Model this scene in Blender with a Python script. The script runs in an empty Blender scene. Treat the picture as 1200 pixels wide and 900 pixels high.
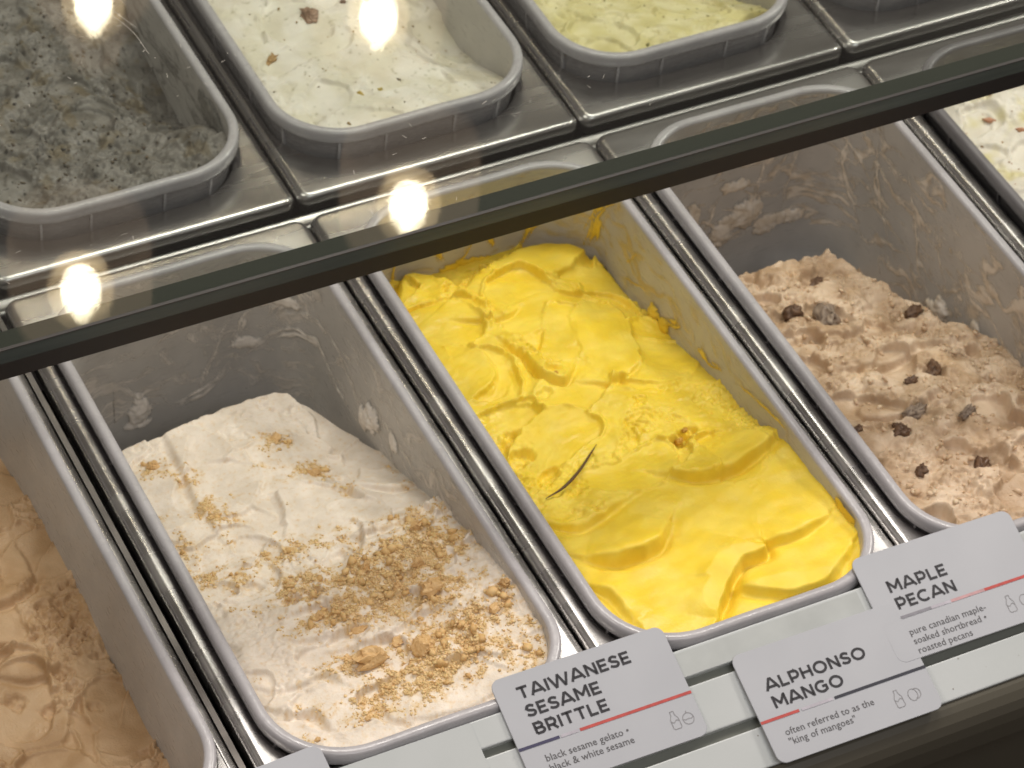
import bpy, math, random
import numpy as np
from mathutils import Matrix, Vector

# ------------------------------------------------------------------ scene, camera, light
S = bpy.context.scene
COL = S.collection
MM = 0.001
rnd = random.Random(7)
RNG = np.random.RandomState(11)

def cam_axes(yaw, pitch, roll):
    cy, sy, cp, sp = math.cos(yaw), math.sin(yaw), math.cos(pitch), math.sin(pitch)
    f = np.array([sy*cp, cy*cp, -sp]); r = np.array([cy, -sy, 0.0]); u = np.cross(r, f)
    cr, sr = math.cos(roll), math.sin(roll)
    return cr*r + sr*u, -sr*r + cr*u, f
CAM = np.array([-419.08, -892.18, 1265.44])
r_, u_, f_ = cam_axes(0.52889, 0.7859, 0.094086)
cd = bpy.data.cameras.new('camera')
cam = bpy.data.objects.new('camera', cd); COL.objects.link(cam)
cam.matrix_world = Matrix(((r_[0], u_[0], -f_[0], CAM[0]*MM), (r_[1], u_[1], -f_[1], CAM[1]*MM),
                           (r_[2], u_[2], -f_[2], CAM[2]*MM), (0, 0, 0, 1)))
cd.sensor_width = 36.0; cd.lens = 3850.37/1200*36; cd.clip_start = 0.05; cd.clip_end = 50
cd.dof.use_dof = True; cd.dof.focus_distance = 1.50; cd.dof.aperture_fstop = 30.0
S.camera = cam

W = bpy.data.worlds.new('World'); S.world = W; W.use_nodes = True
bg = W.node_tree.nodes['Background']
bg.inputs[0].default_value = (1.0, 0.85, 0.74, 1); bg.inputs[1].default_value = 0.20
S.view_settings.view_transform = 'Standard'; S.view_settings.look = 'None'
S.view_settings.exposure = 0.0; S.view_settings.gamma = 1.0

def area(name, loc, target, sx, sy, power, col):
    l = bpy.data.lights.new(name, 'AREA'); l.shape = 'RECTANGLE'; l.size = sx; l.size_y = sy
    l.energy = power; l.color = col
    o = bpy.data.objects.new(name, l); COL.objects.link(o)
    o.location = loc
    d = Vector(target) - Vector(loc); o.rotation_euler = d.to_track_quat('-Z', 'Y').to_euler()
    return o
# ceiling panel over the back of the case (key), added side lights right and left, soft room light behind the viewer
area('ceiling_light_back', (0.78, 1.0, 2.0), (0.25, 0.1, 0), 0.95, 0.5, 25, (1.0, 0.95, 0.88))
area('relief_light_right', (1.75, 0.55, 1.25), (0.25, 0.15, 0), 0.35, 0.35, 17, (1.0, 0.95, 0.87))  # added harder light to bring out the gelato relief, not a known lamp
area('fill_light_left', (-1.1, 0.5, 1.7), (0.25, 0.2, 0), 0.6, 0.6, 12, (1.0, 0.93, 0.84))  # added fill to brighten the pan walls that face left
area('ceiling_light_front', (0.1, -1.5, 2.2), (0.25, 0.0, 0), 1.6, 0.9, 20, (0.95, 0.97, 1.0))

# ------------------------------------------------------------------ helpers
def obj(name, verts, faces, mat, parent=None, smooth=True, col=None, kind=None, extra=None):
    me = bpy.data.meshes.new(name)
    v = np.asarray(verts, dtype=np.float64)*MM
    if isinstance(faces, np.ndarray) and faces.ndim == 2:
        n, k = faces.shape
        me.vertices.add(len(v)); me.vertices.foreach_set('co', v.astype(np.float32).ravel())
        me.loops.add(n*k); me.loops.foreach_set('vertex_index', faces.astype(np.int32).ravel())
        me.polygons.add(n); me.polygons.foreach_set('loop_start', np.arange(0, n*k, k, dtype=np.int32))
        me.update(calc_edges=True)
    else:
        me.from_pydata([tuple(p) for p in v], [], [tuple(int(i) for i in f) for f in faces])
    if smooth:
        me.polygons.foreach_set('use_smooth', np.ones(len(me.polygons), dtype=bool))
    if col is not None:
        a = me.color_attributes.new('Col', 'FLOAT_COLOR', 'POINT')
        c = np.ones((len(v), 4), dtype=np.float32); c[:, :3] = col
        a.data.foreach_set('color', c.ravel())
    if extra is not None:
        a = me.attributes.new('film', 'FLOAT', 'POINT'); a.data.foreach_set('value', np.asarray(extra, dtype=np.float32))
    me.materials.append(mat)
    o = bpy.data.objects.new(name, me); COL.objects.link(o)
    if parent is not None: o.parent = parent
    if kind: o['kind'] = kind
    return o

def tag(o, label, cat, group=None):
    o['label'] = label; o['category'] = cat
    if group: o['group'] = group
    return o

def thing(name, label, cat, loc=(0, 0, 0), group=None):
    o = bpy.data.objects.new(name, None); COL.objects.link(o)
    o.location = [c*MM for c in loc]; o.empty_display_size = 0.02
    return tag(o, label, cat, group)

def dup(root, loc, label):
    r = root.copy(); COL.objects.link(r); r.location = [c*MM for c in loc]; r['label'] = label
    for ch in list(root.children):
        c = ch.copy(); COL.objects.link(c); c.parent = r
        for g in list(ch.children):
            d = g.copy(); COL.objects.link(d); d.parent = c
    return r

def box(x0, y0, z0, x1, y1, z1):
    v = [(x0, y0, z0), (x1, y0, z0), (x1, y1, z0), (x0, y1, z0), (x0, y0, z1), (x1, y0, z1), (x1, y1, z1), (x0, y1, z1)]
    f = [(0, 3, 2, 1), (4, 5, 6, 7), (0, 1, 5, 4), (1, 2, 6, 5), (2, 3, 7, 6), (3, 0, 4, 7)]
    return v, f

def merge(parts):
    V, F = [], []
    for v, f in parts:
        b = len(V); V += list(v); F += [tuple(i+b for i in q) for q in f]
    return V, F

def rrect(x0, y0, x1, y1, r, n=10):
    out = []
    for cx, cy, a0 in ((x1-r, y0+r, -90), (x1-r, y1-r, 0), (x0+r, y1-r, 90), (x0+r, y0+r, 180)):
        for k in range(n+1):
            a = math.radians(a0 + 90*k/n); out.append((cx+r*math.cos(a), cy+r*math.sin(a)))
    return out

def subdiv_ring(ring, n=10, m=12):
    # ring from rrect; add m points along each straight run so long sides can undulate
    out = []; q = n+1
    for c in range(4):
        out += ring[c*q:(c+1)*q]
        a = ring[(c+1)*q-1]; b = ring[((c+1)*q) % len(ring)]
        for k in range(1, m): out.append((a[0]+(b[0]-a[0])*k/m, a[1]+(b[1]-a[1])*k/m))
    return out

def loft(rings, close_bottom=False, n=10, m=12, wob=0.0, seed=1):
    # rings: (x0,y0,x1,y1,r,z)
    V, F = [], []
    N = None
    for (x0, y0, x1, y1, r, z) in rings:
        rg = subdiv_ring(rrect(x0, y0, x1, y1, r, n), n, m); N = len(rg)
        for i, (x, y) in enumerate(rg):
            t = i/N*2*math.pi
            d = wob*(math.sin(3*t+seed)+0.6*math.sin(7*t+2.1*seed)+0.4*math.sin(13*t+seed*.7))
            V.append((x+d*0.6, y+d*0.6, z+d*0.5))
    for k in range(len(rings)-1):
        for i in range(N):
            j = (i+1) % N
            F.append((k*N+i, k*N+j, (k+1)*N+j, (k+1)*N+i))
    if close_bottom: F.append(tuple((len(rings)-1)*N+i for i in range(N)))
    return V, F

# ------------------------------------------------------------------ numpy noise
def _hash(ix, iy, seed):
    h = (ix.astype(np.int64)*374761393 + iy.astype(np.int64)*668265263 + seed*974711) & 0xffffffff
    h = ((h ^ (h >> 13))*1274126177) & 0xffffffff
    h = ((h ^ (h >> 15))*2246822519) & 0xffffffff
    return ((h ^ (h >> 16)) & 0xffffff)/float(0xffffff)

def gnoise(x, y, seed=0):
    ix = np.floor(x); iy = np.floor(y); fx = x-ix; fy = y-iy
    ux = fx*fx*fx*(fx*(fx*6-15)+10); uy = fy*fy*fy*(fy*(fy*6-15)+10)
    def g(dx, dy):
        a = _hash(ix+dx, iy+dy, seed)*2*np.pi
        return np.cos(a)*(fx-dx)+np.sin(a)*(fy-dy)
    return 1.5*((g(0, 0)*(1-ux)+g(1, 0)*ux)*(1-uy)+(g(0, 1)*(1-ux)+g(1, 1)*ux)*uy)

def fbm(x, y, sc, octv=4, seed=0, gain=0.5):
    o = 0; a = 1.0; s = 1.0/sc; t = 0
    for k in range(octv):
        o = o + a*gnoise(x*s+17.3*k, y*s-9.1*k, seed+k*13); t += a; a *= gain; s *= 2.03
    return o/t

def ridged(x, y, sc, octv=4, seed=0):
    o = 0; a = 1.0; s = 1.0/sc; t = 0
    for k in range(octv):
        o = o + a*(1-np.abs(gnoise(x*s+5.3*k, y*s-3.1*k, seed+k*7))*2.0); t += a; a *= 0.5; s *= 2.1
    return o/t

def worley(x, y, sc, seed=0):
    X = x/sc; Y = y/sc; ix = np.floor(X); iy = np.floor(Y)
    f1 = np.full(X.shape, 9.0); f2 = np.full(X.shape, 9.0); idn = np.zeros(X.shape); dx1 = np.zeros(X.shape); dy1 = np.zeros(X.shape)
    for a in (-1, 0, 1):
        for b in (-1, 0, 1):
            px = ix+a+_hash(ix+a, iy+b, seed); py = iy+b+_hash(ix+a, iy+b, seed+5)
            d = np.hypot(X-px, Y-py); m = d < f1
            f2 = np.where(m, f1, np.minimum(f2, d)); dx1 = np.where(m, X-px, dx1); dy1 = np.where(m, Y-py, dy1)
            idn = np.where(m, _hash(ix+a, iy+b, seed+9), idn); f1 = np.where(m, d, f1)
    return f1, f2, idn, dx1*sc, dy1*sc

def sstep(a, b, x):
    t = np.clip((x-a)/(b-a), 0, 1); return t*t*(3-2*t)

def spline(pts, k=8):
    P = [np.array(p, float) for p in pts]
    if len(P) < 3: return P
    Q = [2*P[0]-P[1]]+P+[2*P[-1]-P[-2]]; out = []
    for i in range(1, len(Q)-2):
        for j in range(k):
            t = j/k; a, b, c, d = Q[i-1:i+3]
            out.append(0.5*((2*b)+(-a+c)*t+(2*a-5*b+4*c-d)*t*t+(-a+3*b-3*c+d)*t**3))
    out.append(P[-1]); return out

def poly_dist(x, y, pts):
    """signed distance (left of travel positive) and 0..1 parameter along the line"""
    P = spline(pts); best = np.full(x.shape, 1e9); sg = np.ones(x.shape); tt = np.zeros(x.shape)
    n = len(P)-1
    for i in range(n):
        a, b = P[i], P[i+1]; d = b-a; L2 = d@d+1e-9
        t = np.clip(((x-a[0])*d[0]+(y-a[1])*d[1])/L2, 0, 1)
        ex = x-(a[0]+t*d[0]); ey = y-(a[1]+t*d[1]); D = np.hypot(ex, ey)
        m = D < best; best = np.where(m, D, best)
        sg = np.where(m, np.sign(d[0]*ey-d[1]*ex+1e-12), sg); tt = np.where(m, (i+t)/n, tt)
    return best*sg, tt

def fold(x, y, pts, h, wide, lip, crease=0.5, seed=3):
    """a lip of gelato: gentle on the left of the line, steep on the right, a crease at its foot"""
    xx = x+1.6*fbm(x, y, 14, 2, seed); yy = y+1.6*fbm(x, y, 14, 2, seed+4)
    d, t = poly_dist(xx, yy, pts)
    end = np.sin(np.pi*np.clip(t*0.94+0.03, 0, 1))**0.6
    endfade = sstep(wide*2.2, wide*0.6, np.abs(d))
    up = np.where(d > 0, np.exp(-(d/wide)**1.4), sstep(-lip, 0, d))
    cr = -crease*np.exp(-((d+lip*1.3)/(lip*1.2))**2)
    return h*end*(up+cr)*np.maximum(endfade, 0)

def pit(x, y, cx, cy, r, depth, seed=5, sx=1.0, ang=0.0):
    c, s = math.cos(ang), math.sin(ang)
    dx = ((x-cx)*c+(y-cy)*s)/sx; dy = -(x-cx)*s+(y-cy)*c
    d = np.hypot(dx, dy)+r*0.55*fbm(x, y, r*0.9, 3, seed)
    k = sstep(r, r*0.45, d)
    return -depth*k*(1+.45*fbm(x, y, 2.6, 3, seed+9)+.6*fbm(x, y, r, 2, seed+11))

def base_from(pts, sig=26.0):
    A = np.array(pts, float)
    def f(x, y):
        w = 0; v = 0
        for a in A:
            k = np.exp(-((x-a[0])**2+(y-a[1])**2)/(2*sig*sig))+1e-9/(1+((x-a[0])**2+(y-a[1])**2)); w = w+k; v = v+k*a[2]
        return v/w
    return f

# ------------------------------------------------------------------ materials
def newmat(name):
    m = bpy.data.materials.new(name); m.use_nodes = True
    return m, m.node_tree, m.node_tree.nodes['Principled BSDF']

def link(nt, a, b): nt.links.new(a, b)

def noise_node(nt, scale, detail=4, coord='Object', stretch=None):
    tc = nt.nodes.new('ShaderNodeTexCoord'); n = nt.nodes.new('ShaderNodeTexNoise')
    n.inputs['Scale'].default_value = scale; n.inputs['Detail'].default_value = detail
    if stretch:
        mp = nt.nodes.new('ShaderNodeMapping'); mp.inputs['Scale'].default_value = stretch
        link(nt, tc.outputs[coord], mp.inputs[0]); link(nt, mp.outputs[0], n.inputs['Vector'])
    else: link(nt, tc.outputs[coord], n.inputs['Vector'])
    return n

def ramp(nt, src, stops):
    r = nt.nodes.new('ShaderNodeValToRGB'); e = r.color_ramp.elements
    e[0].position, e[0].color = stops[0][0], (*stops[0][1], 1); e[1].position, e[1].color = stops[-1][0], (*stops[-1][1], 1)
    for p, c in stops[1:-1]:
        k = e.new(p); k.color = (*c, 1)
    link(nt, src, r.inputs[0]); return r

def bump(nt, b, src, dist, strength=1.0):
    n = nt.nodes.new('ShaderNodeBump'); n.inputs['Distance'].default_value = dist; n.inputs['Strength'].default_value = strength
    link(nt, src, n.inputs['Height']); link(nt, n.outputs[0], b.inputs['Normal']); return n

def gelato_mat(name, rough=0.5, sss=0.12, rad=(1, .6, .4), fine=900, bd=0.00018, film=False):
    m, nt, b = newmat(name)
    a = nt.nodes.new('ShaderNodeVertexColor'); a.layer_name = 'Col'
    n0 = noise_node(nt, 60, 5)
    hs = nt.nodes.new('ShaderNodeMixRGB'); hs.blend_type = 'MULTIPLY'; hs.inputs[0].default_value = 1
    rr = ramp(nt, n0.outputs[0], [(0.3, (.90, .88, .86)), (0.7, (1.04, 1.04, 1.05))])
    link(nt, a.outputs[0], hs.inputs[1]); link(nt, rr.outputs[0], hs.inputs[2])
    link(nt, hs.outputs[0], b.inputs['Base Color'])
    b.inputs['Subsurface Weight'].default_value = sss; b.inputs['Subsurface Radius'].default_value = rad
    b.inputs['Subsurface Scale'].default_value = 0.001
    n1 = noise_node(nt, fine, 6)
    bump(nt, b, n1.outputs[0], bd)
    n2 = noise_node(nt, 45, 3)
    r2 = ramp(nt, n2.outputs[0], [(0.35, (rough-.12,)*3), (0.65, (rough+.14,)*3)])
    link(nt, r2.outputs[0], b.inputs['Roughness'])
    b.inputs['Specular IOR Level'].default_value = 0.35
    if film:
        at = nt.nodes.new('ShaderNodeAttribute'); at.attribute_name = 'film'
        link(nt, at.outputs['Fac'], b.inputs['Alpha'])
    return m

def steel_mat(name, base=(.50, .485, .475), rough=0.26, stretch=(1, 9, 3)):
    m, nt, b = newmat(name)
    b.inputs['Metallic'].default_value = 1.0
    n = noise_node(nt, 3.0, 6); n.inputs['Roughness'].default_value = 0.65
    rr = ramp(nt, n.outputs[0], [(0.35, tuple(c*0.82 for c in base)), (0.65, tuple(min(1, c*1.08) for c in base))])
    link(nt, rr.outputs[0], b.inputs['Base Color'])
    g = noise_node(nt, 5, 4, stretch=stretch)
    r2 = ramp(nt, g.outputs[0], [(0.3, (rough-.07,)*3), (0.7, (rough+.10,)*3)])
    link(nt, r2.outputs[0], b.inputs['Roughness'])
    n3 = noise_node(nt, 14, 4)
    bump(nt, b, n3.outputs[0], 0.0006, 0.5)
    return m

M = {}
M['steel'] = steel_mat('brushed_steel')
M['steel_dark'] = steel_mat('dull_steel', (.30, .29, .28), 0.38)
M['galv'], nt, b = newmat('galvanised_strip')
b.inputs['Metallic'].default_value = 0.8; b.inputs['Roughness'].default_value = 0.42
n = noise_node(nt, 260, 6); rr = ramp(nt, n.outputs[0], [(0.3, (.27, .25, .245)), (0.5, (.36, .34, .335)), (0.75, (.5, .48, .48))]); link(nt, rr.outputs[0], b.inputs['Base Color'])
bump(nt, b, n.outputs[0], 0.0003)

M['strip'] = steel_mat('worn_strip', (.17, .155, .145), .5)
def pan_mat(name, c, rough=0.36, bd=0.0004):
    m, nt, b = newmat(name)
    n = noise_node(nt, 40, 6); rr = ramp(nt, n.outputs[0], [(0.3, tuple(v*.9 for v in c)), (0.7, tuple(v*1.07 for v in c))])
    link(nt, rr.outputs[0], b.inputs['Base Color'])
    g = noise_node(nt, 90, 5, stretch=(1, 1, 5)); r2 = ramp(nt, g.outputs[0], [(0.35, (rough-.1,)*3), (0.7, (rough+.12,)*3)]); link(nt, r2.outputs[0], b.inputs['Roughness'])
    n3 = noise_node(nt, 220, 4); bump(nt, b, n3.outputs[0], bd, 0.6)
    return m
M['pan'] = pan_mat('grey_pan_plastic', (.43, .41, .42), 0.27)
M['pan_in'] = pan_mat('grey_pan_inside', (.47, .45, .425), 0.36, 0.0001)
M['pan_dark'] = pan_mat('dark_grey_pan', (.16, .15, .155), 0.4)

M['mango'] = gelato_mat('mango_gelato', 0.42, 0.25, (1, .55, .1), 700, 0.00016)
M['cream'] = gelato_mat('cream_gelato', 0.5, 0.2, (1, .8, .6), 800, 0.0003)
M['tan'] = gelato_mat('maple_gelato', 0.45, 0.12, (1, .6, .4), 800, 0.0004)
M['black'] = gelato_mat('black_sesame_gelato', 0.45, 0.05, (1, .8, .6), 500, 0.0005)
M['film_mango'] = gelato_mat('mango_smear', 0.4, 0.0, film=True)
M['film_cream'] = gelato_mat('cream_smear', 0.4, 0.0, film=True)
M['film_tan'] = gelato_mat('maple_smear', 0.28, 0.0, film=True)
M['crumb'], nt, b = newmat('brittle_crumbs'); a = nt.nodes.new('ShaderNodeVertexColor'); a.layer_name = 'Col'
link(nt, a.outputs[0], b.inputs['Base Color']); b.inputs['Roughness'].default_value = 0.6
b.inputs['Subsurface Weight'].default_value = 0.1; b.inputs['Subsurface Scale'].default_value = 0.002
M['nut'] = gelato_mat('pecan_piece', 0.42, 0.0, fine=500, bd=0.0006)

def flat2(name, c):
    m, nt, b = newmat(name); n = noise_node(nt, 60, 4)
    rr = ramp(nt, n.outputs[0], [(0.3, tuple(v*.92 for v in c)), (0.7, tuple(v*1.05 for v in c))]); link(nt, rr.outputs[0], b.inputs['Base Color']); b.inputs['Roughness'].default_value = .45; return m
M['white'], nt, b = newmat('white_rail_plastic')
n = noise_node(nt, 12, 6); rr = ramp(nt, n.outputs[0], [(0.3, (.46, .48, .475)), (0.7, (.52, .535, .535))]); link(nt, rr.outputs[0], b.inputs['Base Color'])
b.inputs['Roughness'].default_value = 0.38
n3 = noise_node(nt, 300, 3); bump(nt, b, n3.outputs[0], 0.0001, 0.4)
M['plate'] = flat2('insert_plate_plastic', (.44, .455, .445)); M['speck'] = flat2('brown_speck', (.16, .11, .06))
M['slot'], nt, b = newmat('rail_slot_shade'); b.inputs['Base Color'].default_value = (.17, .175, .15, 1); b.inputs['Roughness'].default_value = 0.6  # groove shade put into the colour, darker than the white rail
M['fascia'], nt, b = newmat('dark_fascia'); b.inputs['Base Color'].default_value = (.085, .075, .055, 1); b.inputs['Roughness'].default_value = 0.35
M['card'], nt, b = newmat('white_card'); n = noise_node(nt, 20, 5)
rr = ramp(nt, n.outputs[0], [(0.3, (.415, .42, .45)), (0.7, (.445, .45, .48))]); link(nt, rr.outputs[0], b.inputs['Base Color']); b.inputs['Roughness'].default_value = 0.45
def flat(name, c, rough=0.5):
    m, nt, b = newmat(name); n = noise_node(nt, 300, 3)
    rr = ramp(nt, n.outputs[0], [(0.3, tuple(v*.85 for v in c)), (0.7, tuple(v*1.1 for v in c))]); link(nt, rr.outputs[0], b.inputs['Base Color'])
    b.inputs['Roughness'].default_value = rough; return m
M['ink'] = flat('black_ink', (.022, .02, .025)); M['ink_grey'] = flat('grey_ink', (.10, .095, .10))
M['red'] = flat('red_line', (.48, .07, .06)); M['navy'] = flat('navy_line', (.05, .045, .10)); M['slate'] = flat('dark_line', (.028, .028, .042)); M['lilac'] = flat('pale_line', (.45, .42, .47))
M['pink'] = flat('pink_line', (.52, .30, .31)); M['midgrey'] = flat('grey_line', (.24, .23, .26)); M['icon'] = flat('icon_ink', (.26, .25, .26))
M['dark'], nt, b = newmat('dark_void'); b.inputs['Base Color'].default_value = (.03, .026, .022, 1); b.inputs['Roughness'].default_value = 0.7
M['floor'], nt, b = newmat('dark_floor'); n = noise_node(nt, 6, 4); rr = ramp(nt, n.outputs[0], [(0.35, (.012, .008, .006)), (0.7, (.03, .021, .016))]); link(nt, rr.outputs[0], b.inputs['Base Color']); b.inputs['Roughness'].default_value = 0.6

# glass: thin clear pane, mirror-like by Fresnel, faint green tint
m = bpy.data.materials.new('clear_glass'); m.use_nodes = True; nt = m.node_tree; nt.nodes.clear()
out = nt.nodes.new('ShaderNodeOutputMaterial'); tr = nt.nodes.new('ShaderNodeBsdfTransparent'); gl = nt.nodes.new('ShaderNodeBsdfGlossy')
tr.inputs[0].default_value = (.93, .945, .93, 1); gl.inputs['Roughness'].default_value = 0.02
geo = nt.nodes.new('ShaderNodeNewGeometry'); dt = nt.nodes.new('ShaderNodeVectorMath'); dt.operation = 'DOT_PRODUCT'
link(nt, geo.outputs['Normal'], dt.inputs[0]); link(nt, geo.outputs['Incoming'], dt.inputs[1])
def mth(op, a, b):
    k = nt.nodes.new('ShaderNodeMath'); k.operation = op
    for i, q in enumerate((a, b)):
        if q is None: continue
        if isinstance(q, (int, float)): k.inputs[i].default_value = q
        else: link(nt, q, k.inputs[i])
    return k.outputs[0]
fres = mth('ADD', mth('MULTIPLY', mth('POWER', mth('SUBTRACT', 1.0, mth('ABSOLUTE', dt.outputs['Value'], None)), 5.0), .96), .045)
mx = nt.nodes.new('ShaderNodeMixShader')
link(nt, fres, mx.inputs[0]); link(nt, tr.outputs[0], mx.inputs[1]); link(nt, gl.outputs[0], mx.inputs[2]); link(nt, mx.outputs[0], out.inputs[0])
M['glass'] = m
M['glass_edge'], nt, b = newmat('green_glass_edge'); b.inputs['Base Color'].default_value = (.075, .092, .075, 1); b.inputs['Roughness'].default_value = 0.22
n = noise_node(nt, 8, 3, stretch=(1, 20, 20)); rr = ramp(nt, n.outputs[0], [(0.3, (.038, .048, .038)), (0.7, (.062, .074, .06))]); link(nt, rr.outputs[0], b.inputs['Base Color'])
M['trim'], nt, b = newmat('dark_brown_trim'); b.inputs['Base Color'].default_value = (.014, .010, .008, 1); b.inputs['Roughness'].default_value = 0.45
M['trim_top'], nt, b = newmat('green_grey_seal'); b.inputs['Base Color'].default_value = (.03, .034, .026, 1); b.inputs['Roughness'].default_value = 0.6; b.inputs['Specular IOR Level'].default_value = 0.1

def emis(name, c, s, mixt=None):
    m = bpy.data.materials.new(name); m.use_nodes = True; nt = m.node_tree; nt.nodes.clear()
    out = nt.nodes.new('ShaderNodeOutputMaterial'); e = nt.nodes.new('ShaderNodeEmission'); e.inputs[0].default_value = (*c, 1); e.inputs[1].default_value = s
    if mixt is None: link(nt, e.outputs[0], out.inputs[0])
    else:
        t = nt.nodes.new('ShaderNodeBsdfTransparent'); mx = nt.nodes.new('ShaderNodeMixShader'); mx.inputs[0].default_value = mixt
        link(nt, t.outputs[0], mx.inputs[1]); link(nt, e.outputs[0], mx.inputs[2]); link(nt, mx.outputs[0], out.inputs[0])
    return m
M['bulb'] = emis('lit_bulb', (1.0, .86, .62), 110)
M['bulb_glow'] = emis('bulb_glow_shell', (1.0, .74, .42), 9, 0.5)  # added glowing shell that widens the halo round the bulb
M['shade'] = emis('lit_frosted_shade', (1.0, .72, .50), 1.25, 0.5)

# ------------------------------------------------------------------ setting
P = 185.355          # pitch of the pans
TJ = 174.6           # first tray joint, front row
TJB = 178.3          # the same, back row
v, f = box(-3000, -3000, -950, 3500, 4000, -940)
obj('floor', v, f, M['floor'], smooth=False, kind='structure')
v, f = box(-900, 4, -180, 1200, 1100, -160)
obj('case_base', v, f, M['dark'], smooth=False, kind='structure')

# ------------------------------------------------------------------ steel trays
def tray_mesh(depth, front_bead=True):
    w = P-2.2; x0, x1 = -w/2, w/2; y0, y1 = 0, depth
    zt = -13.0
    def rr(i, z, r): return (x0+i, y0+i, x1-i, y1-i, max(r-i, .8), z)
    hx0, hx1 = -82.5+1.5, 82.5-1.5
    hy0, hy1 = HY0, HY1
    rings = [rr(0.8, zt-12, 7), rr(0.3, zt-8.2, 7), rr(0, zt-7.6, 7), rr(0, zt-3.0, 7), rr(.5, zt-1.2, 7), rr(1.6, zt-.3, 7), rr(3.2, zt, 7), rr(5.0, zt-.5, 7), rr(7.0, zt-1.6, 7), ]
    def hr(i, z, r=46): return (hx0-i, hy0-i, hx1+i, hy1+i, r+i, z)
    return rings, hr
def build_tray(name, label, cx, y0, depth, hy0, hy1, zt=-10.0, hx=0.0):
    t = thing(name, label, 'steel tray', (cx, y0, 0), 'steel trays holding the pans')
    w = P-1.3-(6 if cx < -50 and y0 < 100 else 0); x0, x1 = -w/2, w/2
    def rr(i, z, r=7): return (x0+i, i, x1-i, depth-i, max(r-i, .8), z)
    def hr(i, z, r=44): return (-82.5+3-i+hx, hy0+3-i, 82.5-3+i+hx, hy1-3+i, r+i, z)
    def r2(ix, iy, z): return (x0+ix, iy, x1-ix, depth-iy, max(7-iy*1.2, 1.5), z)
    rings = [r2(1.4, 1.4, zt-13), r2(.6, .6, zt-8.6), r2(0, 0, zt-8), r2(0, 0, zt-5.4), r2(.3, .05, zt-3.9), r2(.9, .15, zt-2.7), r2(1.8, .4, zt-1.6), r2(2.8, .9, zt-.7), r2(3.9, 1.7, zt-.2), r2(5.0, 3.0, zt), r2(5.8, 4.2, zt-.03),
             hr(4.6, zt-.08), hr(3.4, zt-.3), hr(2.2, zt-.9), hr(1.2, zt-1.9), hr(.4, zt-3.2), hr(0, zt-4.8), hr(-3, zt-60)]
    v, f = loft(rings, n=10, m=10)
    obj('tray_top', v, f, M['steel'], t)
    return t

tl = ['steel tray around the coffee coloured gelato pan', 'steel tray around the crumb topped cream gelato pan',
      'steel tray around the yellow gelato pan', 'steel tray around the nutty brown gelato pan', 'steel tray around the pale pan at the right edge']
for k in range(-1, 4):
    build_tray('steel_tray', tl[k+1], TJ-P/2+k*P - (2.5 if k == -1 else 0), 1.5, 374, -1.5, 358.5)
tb = ['empty corner of a steel tray at the left edge behind the glass', 'steel tray around the dark grey speckled pan behind the glass', 'steel tray around the white speckled pan behind the glass',
      'steel tray around the pale green pan behind the glass', 'steel tray with the highest corner in view, right of the pale green pan']
YB = 393.0
for k in range(-1, 4):
    build_tray('steel_tray', tb[k+1], TJB-P/2+k*P, YB, 388, 20.5, 380.5, -13.0, 82.5-(TJB-P/2))
# cross bar between the rows
prof = [(-7, -34), (-7, -27.5), (-6, -26), (-4.5, -25.6), (-3, -26.3), (0, -26.8), (3, -26.0), (4.2, -25.6), (5.6, -26.2), (6.5, -28), (6.5, -36)]
V = []; F = []
for xx in (-500, 900):
    for a, b in prof: V.append((xx, 384.6+a, b+3))
for i in range(len(prof)-1): F.append((i, i+1, len(prof)+i+1, len(prof)+i))
cb = obj('cross_bar', V, F, M['steel_dark']); tag(cb, 'long steel bar between the two rows of trays', 'steel bar')
# mottled strip left of the sesame pan
v, f = box(-16.4, 2, -40, -13.2, 374, -13.5)
v2 = []
gs = obj('divider_strip', v, f, M['galv'], smooth=False); gs.data.materials[0] = M['strip']; tag(gs, 'thin dull metal strip between the coffee and crumb topped pans', 'divider strip')

# ------------------------------------------------------------------ pans
RC = 45.0
def build_pan_proto(outer_mat, inner_mat, seed):
    def rr(i, z): return (i, i, 165-i, 360-i, RC-i*0.9, z)
    out = [rr(8.5, -150), rr(5.6, -40), rr(4.6, -9.5), rr(3.2, -8.6), rr(.6, -8.4), rr(.1, -7.6), rr(0, -5.0), rr(0, -2.4), rr(.5, -1.0), rr(1.4, -.25),
           rr(2.4, 0), rr(4.2, -.1), rr(5.2, -.45), rr(5.9, -1.3), rr(6.1, -2.2)]
    inn = [rr(6.1, -2.2), rr(6.5, -8), rr(7.6, -40), rr(10.4, -125), rr(12, -142), rr(18, -147.5), rr(26, -148)]
    return out, inn

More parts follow.
